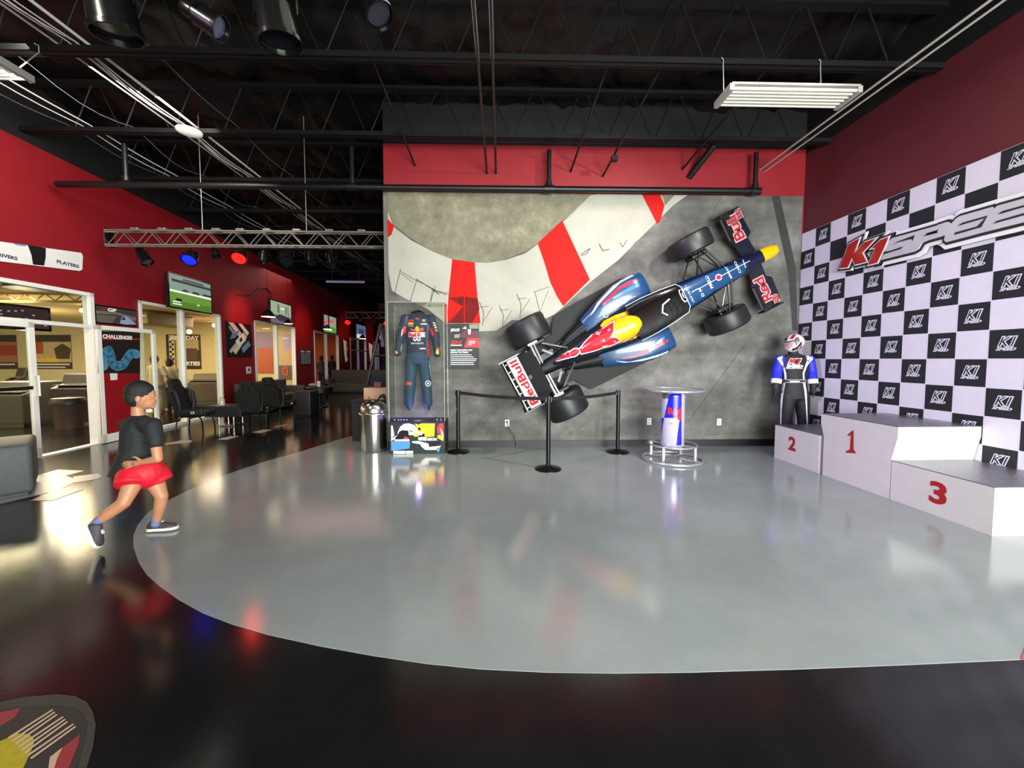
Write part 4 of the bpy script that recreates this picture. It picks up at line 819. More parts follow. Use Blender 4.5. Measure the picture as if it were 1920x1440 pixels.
J = [(pp(q, 0, zs), m, e) for q, m, e in [([(415, 470), (545, 475), (545, 510), (410, 505)], M_cred, 0), (E_(480, 560, 70, 30), M_yel, 0), ([(410, 605), (545, 605), (545, 625), (410, 625)], mat('suit_khaki', '#9a927c', .6), 0), ([(740, 460), (825, 465), (800, 520), (740, 520)], mat('suit_greyblue', '#8a96a4', .6), 0), ([(700, 560), (845, 555), (830, 585), (705, 580)], M_swh, 0),
     ([(480, 650), (520, 690), (770, 650), (770, 720), (640, 745), (480, 725)], mat('suit_orange', '#c4481c', .6), 0), (E_(625, 680, 42, 62), M_yel, .001), ([(430, 755), (805, 755), (805, 865), (430, 865)], M_swh, 0), ([(430, 380), (395, 580), (365, 590), (375, 400)], mat('suit_violet', '#4c4a80', .6), 0),
     ([(850, 560), (920, 600), (880, 750), (860, 1000), (850, 1200), (830, 1180), (835, 950), (850, 700)], mat('suit_violet', '#4c4a80', .6), 0), ([(925, 900), (935, 1050), (890, 1330), (860, 1250), (870, 1000), (890, 900)], M_cred, .001), ([(910, 630), (960, 680), (1010, 800), (985, 860), (930, 780)], M_cred, .001), ([(375, 620), (370, 740), (260, 850), (280, 720), (330, 630)], M_cred, .001),
     ([(690, 1110), (815, 1110), (815, 1135), (680, 1135)], M_swh, 0), ([(975, 535), (1095, 540), (1090, 560), (985, 560)], M_swh, 0), ([(985, 590), (1110, 580), (1100, 605), (995, 610)], M_swh, 0), ([(1020, 625), (1115, 630), (1120, 670), (1025, 665)], M_yel, 0), ([(1035, 690), (1130, 690), (1130, 735), (1040, 735)], mat('suit_amber', '#d98a28', .6), 0), ([(1080, 1100), (1140, 1120), (1110, 1260), (1035, 1230)], M_yel, 0), ([(1085, 1100), (1140, 1120), (1120, 1190), (1070, 1160)], M_cred, .001),
     ([(120, 1190), (150, 1160), (190, 1210), (185, 1245), (120, 1245)], mat('suit_amber', '#d98a28', .6), 0), ([(590, 430), (680, 440), (670, 468), (590, 465)], mat('suit_orange', '#c4481c', .6), 0), ([(190, 610), (245, 620), (235, 670), (195, 665)], mat('suit_olive', '#7c7f56', .6), 0), ([(250, 1120), (290, 1000), (300, 1060), (260, 1220)], mat('suit_greyblue', '#8a96a4', .6), 0)]]
J += [txpx('Red', 730+520/12, 560+812/12, 8, 14, M_cred, .08, .001), txpx('Bull', 730+712/12, 560+812/12, 8, 15, M_cred, .08, .001), txpx('I N F I N I T I', 730+625/12, 560+1005/12, 3, 23, M_swh, .05, .001)]
for cx_ in (-42, 42): J += [(pp(E_(620+cx_, 910, 44, 46), 0, zs), M_swh, .0), (pp(E_(620+cx_, 900, 22, 22), 0, zs), M_sn, .001)]
decal('suit_emblems', J, [upper], suit, step=3)
zt2 = (700, 540, 8.)
decal('leg_stripe', [(pp([(845, 1040), (862, 1100), (890, 1440), (880, 1440), (835, 1130)], 0, zt2), M_swh, 0)], [lower, upper], suit, step=4)
decal('knee_patch', [(curve_data([circ(660+978/6.857, 700+130/6.857, 5.6)]), M_swh, 0), (curve_data([circ(660+978/6.857, 700+130/6.857, 4.2)]), M_ste, .001), (curve_data([circ(660+978/6.857, 700+130/6.857, 2)]), M_swh, .002)], [lower], suit, step=3)
decal('knee_patch', [(pp([(680, 125), (720, 105), (765, 115), (765, 150), (690, 150)], 0, (660, 700, 6.857)), mat('suit_orange', '#c4481c', .6), 0)], [lower], suit, step=3)
# ---------------- wall poster ----------------
FW = Fr((0, 6.565, 0), (1, 0, 0), (0, 0, 1)); zp = (700, 540, 8.)
b = MB(); a0 = FW.px(840, 692); a1 = FW.px(898, 607); rect(b, FW, a0[0], a0[1], a1[0], a1[1], mat('poster_black', '#161719', .5), d=.012, t=.010)
for i, (pts, c) in enumerate([([(1300, 690), (1380, 640), (1575, 650), (1580, 740), (1340, 745), (1290, 730)], '#5d2630'), ([(1440, 545), (1578, 545), (1578, 610), (1440, 610)], '#8c8270'), ([(1330, 610), (1390, 570), (1400, 620)], '#b9ae98'), ([(1215, 700), (1300, 690), (1290, 750), (1215, 750)], '#8a867c'), ([(1415, 620), (1470, 620), (1455, 700), (1430, 700)], '#d2c9c4'), ([(1410, 750), (1585, 750), (1585, 893), (1360, 893)], '#d8242c'), ([(1160, 850), (1330, 850), (1330, 870), (1160, 870)], '#b8b5b0')]):
    pic(b, FW, pts, mat('poster_tone_%s' % c[1:], c, .5), zp, .0135+i*.0003)
def wz(t, x, y, h, w, m, sc=zp, bold=.04, fr=FW, b=b, d=.017, shear=0.): q = fr.px(sc[0]+x/sc[2], sc[1]+y/sc[2]); words(b, fr, t, q[0], q[1], h/sc[2]*.009, m, w=w/sc[2]*.009, bold=bold, d=d, shear=shear)
wz('$99.99', 1228, 635, 52, 130, M_cwh, shear=.15); wz('K1-1', 1245, 815, 50, 160, M_cred, bold=.08, shear=.3); wz('LEARN THE FASTEST WAY', 1325, 933, 24, 330, M_cwh, shear=.2); wz('AROUND THE TRACK!', 1292, 966, 24, 270, M_cwh, shear=.2)
for (x0_, x1_, y) in [(1160, 1475, 1003), (1160, 1505, 1033), (1160, 1550, 1063), (1160, 1540, 1090), (1160, 1505, 1120), (1160, 1515, 1147)]: pic(b, FW, [(x0_, y-5), (x1_, y-5), (x1_, y+5), (x0_, y+5)], M_cwh, zp, .017)
for (x0_, x1_, y) in [(1440, 1530, 800), (1430, 1530, 825), (1425, 1480, 850)]: pic(b, FW, [(x0_, y-6), (x1_, y-6), (x1_, y+6), (x0_, y+6)], M_cwh, zp, .017)
tag(b.build('wall_poster'.replace('wall_', 'price_'), fix=False), 'black price poster with red race car photo on the mural wall', 'poster')
# ---------------- stanchions ----------------
M_st = mat('stanchion_black', '#151516', .28, .5)
def stanchion(x, y, label):
    t = thing('barrier_post', label, 'barrier post', (x, y, 0), 0, 'belt barrier posts'); t['group'] = 'belt barrier posts'
    b = MB(); b.lathe([(.0, .0), (.18, .0), (.18, .012), (.165, .022), (.05, .045), (.034, .06), (0, .06)], M_st, c=(x, y, 0), n=40); b.build('base', parent=t, smooth=40)
    b = MB(); b.cyl((x, y, .05), (x, y, .95), .031, M_st, n=24); b.build('post', parent=t, smooth=True)
    b = MB(); b.cyl((x, y, .905), (x, y, 1.0), .037, M_st, n=24); b.box((x, y, .955), (.085, .05, .06), M_st); b.build('belt_head', parent=t, smooth=40)
    return t
s1 = stanchion(-.70, 6.26, 'black belt barrier post nearest the clear display case'); s2 = stanchion(.63, 5.25, 'black belt barrier post in front, between the two by the wall'); s3 = stanchion(1.86, 6.19, 'black belt barrier post left of the round bar table')
for par, a, c in ((s1, (-.70, 6.26), (.63, 5.25)), (s2, (.63, 5.25), (1.86, 6.19))):
    b = MB(); n = 16; vs = []
    for i in range(n+1):
        t_ = i/n; x = a[0]+(c[0]-a[0])*t_; y = a[1]+(c[1]-a[1])*t_; z = .965-.025*math.sin(math.pi*t_)
        vs += [(x, y, z-.024), (x, y, z+.024), (x+.003, y+.004, z+.024), (x+.003, y+.004, z-.024)]
    fs = [(4*i+k, 4*i+(k+1) % 4, 4*i+4+(k+1) % 4, 4*i+4+k) for i in range(n) for k in range(4)]
    b.add(vs, fs, mat('belt_webbing', '#121213', .6)); b.build('belt', parent=par)
# ---------------- round bar table ----------------
tb = thing('bar_table', 'round bar table with a giant blue and silver can as its column', 'table', (2.53, 5.70, 0)); tx, ty = 2.53, 5.70
M_ring = mat('ring_silver', '#b9b9bd', .25, .7)
def hoop(r, z, rr, m, nm):
    b = MB(); b.tube([(tx+r*math.cos(k*math.pi/24), ty+r*math.sin(k*math.pi/24), z) for k in range(48)], rr, m, 12, closed=True); return b.build(nm, parent=tb, smooth=True)
hoop(.425, 1.045, .019, M_ring, 'table_rim'); hoop(.335, .24, .015, M_ring, 'foot_rail'); hoop(.42, .024, .022, M_ring, 'base_ring')
b = MB(); b.cyl((tx, ty, 1.036), (tx, ty, 1.05), .42, mat('table_glass', '#8e8f96', .15, spec=.8), n=48); b.build('tabletop', parent=tb, smooth=40)
M_can = mat('can_silver', '#cfc9df', .22, .35); M_cb = mat('can_blue', '#1c1fb8', .22, .1, coat=.5)
b = MB(); b.lathe([(0, .215), (.15, .215), (.162, .235), (.163, .97), (.15, 1.0), (.155, 1.03), (0, 1.036)], M_can, c=(tx, ty, 0), n=48); can = b.build('can_column', parent=tb, smooth=35)
for k in range(4):
    a = math.pi/4+k*math.pi/2; cx_, sx_ = math.cos(a), math.sin(a); b = MB()
    b.box((tx+.325*cx_, ty+.325*sx_, .13), (.035, .035, .21), M_ring); b.tube([(tx+.10*cx_, ty+.10*sx_, .235), (tx+.33*cx_, ty+.33*sx_, .235)], .012, M_ring); b.tube([(tx+.42*cx_, ty+.42*sx_, .03), (tx+.22*cx_, ty+.22*sx_, .03), (tx+.12*cx_, ty+.12*sx_, .04)], .014, M_ring); b.build('leg', parent=tb, smooth=40)
zc = (1160, 700, 7.2)
CB = [(pp(q, 0, zc), m, e) for q, m, e in [([(685, 262), (850, 262), (850, 590), (745, 605), (615, 600)], M_cb, 0), ([(535, 600), (612, 600), (555, 960), (535, 950)], M_cb, 0), ([(825, 600), (850, 600), (850, 970), (775, 975)], M_cb, 0), ([(545, 262), (682, 262), (668, 340), (548, 345)], mat('can_grey', '#8f8d92', .2, .6), 0), ([(765, 620), (845, 540), (850, 640), (800, 625)], M_cred, .001)]]
CB += [txpx('Red', 1160+755/7.2, 700+510/7.2, 13, 26, M_cred, .06, .002), txpx('ll', 1160+562/7.2, 700+510/7.2, 11, 4, M_cred, .06, .001), txpx('ENERGY', 1160+745/7.2, 700+678/7.2, 4.4, 21, mat('can_text', '#a6a2b4', .4), .02, .001)]
for q in CB[:5]: decal('can_panel', [q], [can], can, step=3)
decal('can_lettering', CB[5:], [can], can, step=3)
# ---------------- bin, outlets ----------------
bn = thing('litter_bin', 'round brushed steel litter bin with domed open lid', 'bin', (-2.08, 6.38, 0)); bx, by = -2.08, 6.38
b = MB(); b.lathe([(0, 0), (.195, 0), (.2, .02), (.2, .60), (0, .60)], M_steel, c=(bx, by, 0), n=48); b.build('bin_body', parent=bn, smooth=40)
b = MB(); b.lathe([(.2, .60), (.232, .605), (.236, .625), (.225, .645), (.205, .65)], M_steel, c=(bx, by, 0), n=48); b.build('rim', parent=bn, smooth=50)
b = MB(); b.lathe([(.21, .648), (.207, .70), (.185, .76), (.15, .80), (.11, .82), (.10, .815), (.10, .74), (0, .73)], M_steel, c=(bx, by, 0), n=48); b.build('dome_lid', parent=bn, smooth=40)
for (px_, py_, lab) in [(951, 793, 'white wall outlet with black cord, left of the front barrier post'), (1217, 790, 'white wall outlet just left of the can table'), (1348, 791, 'white wall outlet right of the can table')]:
    q = FB.px(px_, py_, .012); t = thing('wall_outlet'.replace('wall_', 'power_'), lab, 'outlet', (q[0], YB-.012, q[1]), 0, 'outlets low on the mural wall')
    b = MB(); b.box((q[0], YB-.018, q[1]), (.072, .006, .115), M_white, bev=.002); b.build('face_plate', parent=t)
    b = MB()
    for dz in (-.025, .025): b.box((q[0], YB-.022, q[1]+dz), (.03, .003, .032), mat('socket_grey', '#a9a6a0', .5))
    b.build('sockets', parent=t)
    if px_ < 1000:
        b = MB(); b.box((q[0], YB-.035, q[1]+.02), (.03, .03, .03), M_black); b.tube([(q[0], YB-.04, q[1]+.02), (q[0]+.03, YB-.045, q[1]-.1), (q[0]+.11, YB-.05, q[1]-.2), (q[0]+.14, YB-.045, q[1]-.32), (q[0]+.14, YB-.04, .02)], .004, M_black); b.build('power_cord', parent=t, smooth=True)
# ================= overhead services =================
M_pipe = mat('pipe_black', '#121213', .4, .1); M_cab = mat('cable_white', '#c9c7c2', .4); M_cdt = mat('conduit_zinc', '#cfcdc6', .3, .5); M_cabd = mat('cable_grey', '#5c5f66', .5)
def pipe(pts, r, label, group, m=M_pipe, name='ceiling_pipe', extra=None, cat='pipe'):
    b = MB(); b.tube(pts, r, m, 12)
    if extra: extra(b)
    o = b.build(name.replace('ceiling_', 'overhead_'), smooth=40); return tag(o, label, cat, group)
sp = thing('sprinkler_main', 'long black horizontal sprinkler pipe along the top edge of the mural', 'pipe', (-1.4, 6.42, 4.22))
b = MB(); b.tube([(-6.9, 6.42, 4.21), (4.2, 6.42, 4.225)], .047, M_pipe, 16); b.build('main_pipe', parent=sp, smooth=40)
for x in (-5.85, -2.36, .76, 4.12):
    b = MB(); b.tube([(x, 6.42, 4.83), (x, 6.42, 4.22)], .036, M_pipe, 12); b.cyl((x-.08, 6.42, 4.22), (x+.08, 6.42, 4.22), .062, M_pipe); b.cyl((x, 6.42, 4.26), (x, 6.42, 4.34), .05, M_pipe)
    b.build('riser', parent=sp, smooth=40)
for px_, py_, r, lab, dx in [(913, 325, .018, 'left pipe of the black pair running straight overhead to the back wall', 0), (930, 325, .018, 'right pipe of the black pair running straight overhead to the back wall', 0), (778, 310, .016, 'thin black pipe meeting the red soffit near its left end', -.15), (1070, 322, .016, 'thin black pipe meeting the red soffit beside the middle riser', .15), (1130, 331, .016, 'thin black pipe with a junction box meeting the red soffit', .25), (1279, 318, .016, 'thin black pipe just left of the thick slanting drain pipe', .3), (1292, 333, .05, 'thick black slanting drain pipe entering the red soffit', 1.3)]:
    q = atY(px_, py_, YB-.002); L = 5.5 if dx == 0 else 2.2
    ex = (lambda b, q=q: b.box((q.x+.05, 6.1, q.z+.04), (.09, .09, .07), M_pipe)) if px_ == 1130 else None
    pipe([(q.x, YB-.004, q.z), (q.x+(dx if r < .04 else .22), YB-(L if r < .04 else .36), q.z+(0 if dx == 0 else (.5 if r < .04 else .34)))], r, lab, 'black pipes running to the red soffit', extra=ex)
for k, (dx, dz, r) in enumerate([(0, 0, .014), (.075, -.035, .012)]):
    q = atY(1425, 318, YB-.002); pipe([(q.x+dx, YB-.004, q.z+dz), (q.x+dx+.02, 3, q.z+dz+.02), (q.x+dx+.03, -3.8, q.z+dz+.02)], r, ['upper bright conduit of the pair running along the right wall', 'lower bright conduit of the pair running along the right wall'][k], 'zinc conduits along the right wall', M_cdt, 'ceiling_conduit', cat='conduit')
cabs = [(-4.60, 5.00, .017, 0, M_cab, 'thickest white cable of the bundle over the left aisle'), (-4.68, 4.98, .007, .05, M_cab, 'first thin sagging white cable left of the thickest one'), (-4.72, 5.0, .006, .10, M_cab, 'second thin sagging white cable left of the thickest one'), (-4.76, 4.98, .006, .03, M_cab, 'third thin sagging white cable left of the thickest one'), (-4.80, 5.01, .006, .07, M_cab, 'fourth thin sagging white cable left of the thickest one'),
        (-4.93, 5.0, .012, 0, M_cdt, 'straight grey conduit left of the white cable bundle'), (-5.5, 4.97, .005, .16, M_cabd, 'loose bluish cable sagging between the joists'), (-6.12, 4.98, .010, .02, M_cab, 'right cable of the white pair nearest the left wall'), (-6.24, 4.97, .008, .05, M_cab, 'left cable of the white pair nearest the left wall'), (-6.45, 4.99, .006, .08, M_cabd, 'thin grey cable close to the left wall'), (-3.95, 5.0, .006, .06, M_cabd, 'thin dark cable right of the white cable bundle')]
for (x, z, r, sag, m, lab) in cabs:
    pts = []; 
    for i in range(64):
        y = .2+i*.26; ph = ((y-.04) % 1.55)/1.55
        pts.append((x-.045*max(0, y-6)*.6+.03*math.sin(y*1.3+x*9)*(sag*8+.1), y, z-sag*math.sin(math.pi*ph)))
    pipe(pts, r, lab, 'cables over the left aisle', m, 'ceiling_cable', cat='cable')
def tube_light(x0, x1, y0, y1, z, label):
    t = thing('strip_light', label, 'light fixture', ((x0+x1)/2, (y0+y1)/2, z), 0, 'hanging tube light fixtures')
    M_tb = mat('lamp_tube', '#b9b5aa', .3, emit=.16); M_fr = mat('fixture_white', '#8f8b82', .5)
    b = MB(); b.box(((x0+x1)/2, (y0+y1)/2, z+.07), (x1-x0, y1-y0, .02), M_fr); b.build('housing', parent=t)
    for xx in (x0, x1): b = MB(); b.box((xx, (y0+y1)/2, z+.035), (.05, y1-y0, .07), M_fr, bev=.006); b.build('end_cap', parent=t)
    n = 6
    for i in range(n):
        y = y0+(y1-y0)*(i+.5)/n; b = MB(); b.tube([(x0+.02, y, z+.03), (x1-.02, y, z+.03)], .015, M_tb, 12); b.build('lamp_tube', parent=t, smooth=True)
    for xx in (x0+.08, x1-.18): b = MB(); b.tube([(xx, y1-.02, z+.08), (xx, 4.535, 4.80), (xx, 4.535, 4.87), (xx-.03, 4.52, 4.88)], .006, M_fr, 6); b.build('hanging_hook', parent=t)
tube_light(2.42, 3.80, 4.20, 4.52, 4.32, 'white tube light fixture hanging in front of the right side of the mural'); tube_light(-6.25, -4.80, 4.0, 4.30, 4.32, 'white tube light fixture at the left edge, hanging near the red wall')
q = atZ(355, 251, 4.78)
b = MB(); b.lathe([(0, 0), (.10, 0), (.155, .02), (.16, .04), (0, .05)], mat('dome_white', '#d9d6cd', .4), c=(q.x, q.y, q.z)); tag(b.build('ceiling_speaker'.replace('ceiling_', 'round_'), smooth=40), 'white round disc fixed under the joist beside the white cable bundle', 'ceiling speaker')
# ---- stage lamps ----
M_canb = mat('lamp_can_black', '#141414', .25, .6)
def par(loc, aim, L, r, label, face=None, m=M_canb, group=None, top=None, name='stage_light'):
    loc = Vector(loc); d = Vector(aim).normalized(); T = Matrix.Translation(loc) @ d.to_track_quat('Z', 'Y').to_matrix().to_4x4()
    t = thing(name, label, 'stage light', loc, 0, group)
    b = MB(); b.lathe([(0, -L*.5), (r*.55, -L*.5), (r*.7, -L*.42), (r*.7, -L*.2), (r*.92, -L*.12), (r, L*.4), (r*1.08, L*.42), (r*1.08, L*.5), (r*.98, L*.5), (r*.9, L*.3), (0, L*.22)], m, n=28, M=T); b.build('lamp_can', parent=t, smooth=35)
    b = MB(); b.lathe([(0, L*.40), (r*.88, L*.40), (r*.9, L*.36)], face or mat('lens_dark', '#1a1a22', .1, spec=.9), n=28, M=T); b.build('lens', parent=t, smooth=35)
    s_ = Vector((1, 0, 0)) if abs(d.x) < .8 else Vector((0, 1, 0)); tp = Vector(top) if top else loc+Vector((0, 0, L*.9)); b = MB()
    b.tube([loc+s_*r*1.12, loc+s_*r*1.12+Vector((0, 0, L*.35)), Vector((loc.x, loc.y, tp.z-.05)), loc-s_*r*1.12+Vector((0, 0, L*.35)), loc-s_*r*1.12], .009, m, 8)
    b.tube([(loc.x, loc.y, tp.z-.06), tp], .014, m, 8); b.build('yoke', parent=t, smooth=40); return t
G = 'black can lamps hanging near the ceiling'
def P3(x, y, Y): return atY(x, y, Y)
par(P3(207, 8, 3.05), (.05, .15, -1), .40, .15, 'large dark can lamp at the upper left, over the cables', group=G, top=(P3(208, 40, 3.05).x, 3.05, 4.84))
par(P3(517, 28, 3.05), (.12, .1, -1), .38, .135, 'shiny black can lamp pointing down, lens side toward the mural', group=G, top=(P3(520, 45, 3.05).x, 3.05, 4.84), m=mat('lamp_can_shiny', '#2a2a26', .18, .8))
par(P3(380, 32, 3.1), (.9, .15, -.5), .28, .085, 'small can lamp with tilted bluish lens, between the two large cans', mat('lens_blue', '#3a3c58', .1, spec=.9), group=G, top=(P3(382, 40, 3.1).x, 3.1, 4.84))
par(P3(696, 2, 3.1), (.5, -.2, -.9), .32, .10, 'narrow can lamp cut off by the top edge of the view', group=G, top=(P3(696, 2, 3.1).x, 3.1, 4.84))
# ---- lighting truss ----
M_tr = mat('truss_aluminium', '#8d867e', .4, .6)
def truss(name, x0, x1, y, z0, z1, w, label, bay, r=.02):
    t = thing(name, label, 'truss', ((x0+x1)/2, y, z0))
    for yy in (y, y+w):
        for zz in (z0, z1): b = MB(); b.tube([(x0, yy, zz), (x1, yy, zz)], r, M_tr, 10); b.build('chord', parent=t, smooth=True)
    n = int(round((x1-x0)/bay)); bb = (x1-x0)/n; b = MB()
    for i in range(n):
        xa = x0+i*bb
        for yy in (y, y+w): b.tube([(xa+.02, yy, z0), (xa+bb/2, yy, z1), (xa+bb-.02, yy, z0)], r*.45, M_tr, 6)
        b.tube([(xa, y, z0), (xa+bb/2, y+w, z0), (xa+bb, y, z0)], r*.4, M_tr, 6)
    b.build('lattice', parent=t, smooth=True)
    b = MB(); b.box((x0-.006, y+w/2, (z0+z1)/2), (.012, w+.06, z1-z0+.07), M_steel); b.build('end_plate', parent=t); return t
truss('lighting_truss', -6.66, -1.97, 6.9, 3.43, 3.67, .10, 'aluminium lattice truss with coloured lamps below, left of the mural', .47, .016)
for x, lw in ((-5.1, 'left'), (-3.35, 'right')): pipe([(x, 6.95, 3.69), (x, 6.95, 5.6)], .005, lw+' one of the two steel wires holding up the lighting truss', 'truss hanging wires', M_cdt, 'ceiling_wire', cat='wire')
for i, x in enumerate([-6.2, -5.75, -5.3, -4.85, -4.45, -4.0, -3.5, -2.95, -2.4]):
    b = MB(); b.box((x, 6.95, 3.70), (.13, .12, .035), M_tr, bev=.01); tag(b.build('truss_clamp'), 'small grey clamp on the top chord of the lighting truss', 'clamp', 'clamps on top of the lighting truss')
M_eb = mat('lens_blue_lit', '#1020ff', .3, emit=1.2, ecol='#0a18ff'); M_er = mat('lens_red_lit', '#ff2010', .3, emit=3.2, ecol='#ff0c0a')
GT = 'lamps under the lighting truss'
for (x, y, aim, L, r, lab, f) in [(268, 480, (.6, -.1, -.8), .30, .085, 'tilted chrome tipped lamp at the left end of the truss', mat('lens_chrome', '#a08a88', .2, .8)), (358, 482, (.05, -.55, -.65), .20, .115, 'truss lamp glowing blue', M_eb), (403, 474, (.4, -.2, -.8), .16, .06, 'small dark lamp between the blue and red lamps', None), (450, 480, (.15, -.6, -.6), .20, .115, 'truss lamp glowing red', M_er),
                              (495, 480, (0, -.1, -1), .22, .08, 'dark lamp right of the red lamp, pointing straight down', None), (537, 482, (.3, -.5, -.8), .26, .115, 'large dark round lamp near the middle of the truss', None), (583, 482, (.2, -.3, -.9), .22, .09, 'dark lamp right of the large round lamp', None), (621, 485, (.3, -.3, -.9), .26, .08, 'slim dark lamp nearest the mural on the truss', None)]:
    p = atY(x, y, 7.0); par(p, aim, L, r, lab, f, group=GT, top=(p.x, 7.0, 3.41))
lamp('SPOT', 'blue_par', atY(358, 482, 6.8), atY(348, 540, 8.2), 6, (.1, .15, 1), .05, spot=80)
p = atY(450, 482, 6.75); lamp('SPOT', 'red_par', p, (-3, 3, 0), 4, (1, .06, .04), .06, spot=60)
# ---- conduit on red wall, left wall bits ----
q = [FL.w(*FL.px(x, y, .03), .03) for x, y in [(444, 553), (472, 553), (487, 540), (498, 539), (508, 548), (510, 562)]]
tag((lambda b: (b.tube(q, .02, mat('maroon_conduit', '#5a1a20', .5), 8), b.build('flexible_conduit', smooth=True))[1])(MB()), 'curved maroon conduit on the red wall, rising left of the second screen', 'conduit')
# ================= screens and pictures on the left wall =================
def quad(fr, x0, y0, x1, y1, d):
    a = fr.px(x0, y0, d); c = fr.px(x1, y1, d); return a[0], min(a[1], c[1]), c[0], max(a[1], c[1])
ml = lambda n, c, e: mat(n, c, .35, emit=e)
def panel(name, cat, label, px, d, shapes, e, frame=.03, depth=.06, group=None, fcol=M_blackgl, mount=False):
    """framed flat picture or screen; shapes are in 0..1 of its face"""
    x0, y0, x1, y1 = quad(FL, *px, d); t = thing(name, label, cat, FL.w((x0+x1)/2, y0, d-depth), 0, group)
    b = MB(); rect(b, FL, x0, y0, x1, y1, fcol, d=d, t=depth); b.build('frame', parent=t)
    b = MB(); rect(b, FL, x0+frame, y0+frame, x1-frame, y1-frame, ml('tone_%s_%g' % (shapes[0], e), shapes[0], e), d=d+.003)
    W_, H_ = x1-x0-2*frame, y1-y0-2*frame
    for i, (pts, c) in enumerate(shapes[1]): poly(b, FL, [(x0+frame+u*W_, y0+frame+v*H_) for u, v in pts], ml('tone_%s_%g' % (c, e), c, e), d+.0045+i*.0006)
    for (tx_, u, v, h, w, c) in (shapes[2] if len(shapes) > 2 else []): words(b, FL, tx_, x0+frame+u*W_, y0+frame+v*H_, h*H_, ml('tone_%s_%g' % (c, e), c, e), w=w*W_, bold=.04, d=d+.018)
    b.build('screen' if cat == 'screen' else 'picture', parent=t, fix=False)
    if mount: b = MB(); p = FL.w((x0+x1)/2, (y0+y1)/2, 0); b.box(p+FL.n*(d-depth)/2, (max(.02, d-depth), .12, .2), M_blackm, None); b.build('wall_mount', parent=t)
    return t
bx_ = lambda a, b_, c, d_: [(a, b_), (c, b_), (c, d_), (a, d_)]
race = ('#5f7068', [(bx_(0, 0, 1, .48), '#4c6a2c'), (bx_(0, 0, 1, .2), '#3a5c1c'), (bx_(0, .46, 1, .52), '#b4bca4'), (bx_(.05, .78, 1, .86), '#20262a'), (bx_(.3, .88, .8, .93), '#2a3034'), ([(.25, .53), (.3, .6), (.4, .6), (.42, .53)], '#23282c'), ([(.5, .53), (.53, .6), (.66, .6), (.7, .53)], '#1c2024'), ([(.75, .54), (.8, .6), (1, .6), (1, .54)], '#1a1e22'), (bx_(.05, .08, .25, .11), '#c8ccb8'), (bx_(.05, .15, .22, .18), '#c8ccb8'), (bx_(.12, .2, .25, .28), '#10180c'), (bx_(.62, .16, .67, .2), '#b8c890')])
GS = 'television screens along the red wall'
panel('television', 'screen', 'large television showing race cars beside green grass, above the storefront glass', (314, 508, 398, 590), .38, race, .8, mount=True, group=GS)
panel('television', 'screen', 'second television along the red wall, showing grey car on track', (506, 560, 547, 613), .4, ('#7c8a78', [(bx_(0, 0, 1, .4), '#54505a'), (bx_(.3, .5, .4, .9), '#4c5c44'), (bx_(.7, .5, .78, .85), '#4c5c44'), ([(.2, .3), (.4, .45), (.7, .42), (.9, .3), (.7, .15), (.35, .15)], '#2a262c'), (bx_(.45, .7, .65, .75), '#c8dcc8')]), .7, mount=True, group=GS)
panel('television', 'screen', 'third television along the red wall, showing green turf and red flags', (607, 588, 631, 627), .4, ('#7e8478', [(bx_(0, 0, 1, .35), '#4f8030'), (bx_(.4, .62, .75, .8), '#d04048'), (bx_(0, .45, .2, .65), '#c84850'), (bx_(.3, .3, .4, 1), '#141414'), (bx_(0, .1, .6, .2), '#d8dcb8')]), .7, mount=True, group=GS)
panel('television', 'screen', 'fourth television along the red wall, bluish grey picture', (668, 606, 686, 638), .4, ('#4c5c7c', [(bx_(0, 0, 1, .3), '#c8c4b8'), (bx_(.2, .4, .8, .7), '#2c3850')]), .6, mount=True, group=GS)
panel('television', 'screen', 'farthest television on the red wall, dim violet picture', (711, 608, 729, 641), .4, ('#3c3a4c', [(bx_(0, 0, 1, .25), '#8c7c90'), (bx_(.2, .45, .8, .8), '#54506c')]), .5, mount=True, group=GS)
car_art = ('#1c1b1e', [([(.05, 1), (.25, 1), (.75, .55), (.6, .45)], '#b9b4a8'), ([(.45, 1), (.6, 1), (.9, .75), (.8, .65)], '#c8c4ba'), ([(.15, .2), (.3, .05), (.8, .6), (.65, .75)], '#c9bf9e'), ([(.3, .45), (.6, .7), (.75, .5), (.45, .3)], '#d8d2c0'), ([(.1, .5), (.2, .7), (.5, .8), (.3, .55)], '#5d7c96'), ([(.6, .1), (.95, .35), (.85, .5), (.55, .25)], '#6a86a4'), ([(.05, .15), (.12, .08), (.4, .35), (.3, .4)], '#a8a49c'), ([(.05, .85), (.1, .9), (.3, .7), (.2, .68)], '#8a8c94'), ([(.45, .5), (.55, .6), (.6, .5), (.5, .42)], '#28303c')])
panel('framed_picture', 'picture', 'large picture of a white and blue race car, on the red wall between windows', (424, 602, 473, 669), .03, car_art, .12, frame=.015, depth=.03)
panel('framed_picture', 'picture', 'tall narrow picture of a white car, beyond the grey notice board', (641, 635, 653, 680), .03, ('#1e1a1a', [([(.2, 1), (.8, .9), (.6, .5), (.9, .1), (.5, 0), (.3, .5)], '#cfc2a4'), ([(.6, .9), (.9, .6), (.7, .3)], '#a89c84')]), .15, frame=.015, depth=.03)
panel('framed_picture', 'picture', 'farthest tall picture, pale car lit in red light', (690, 642, 700, 678), .03, ('#4a1a18', [([(.1, 1), (.9, .9), (.7, .5), (.8, .1), (.4, 0), (.2, .5)], '#d8c8a8')]), .2, frame=.015, depth=.03)
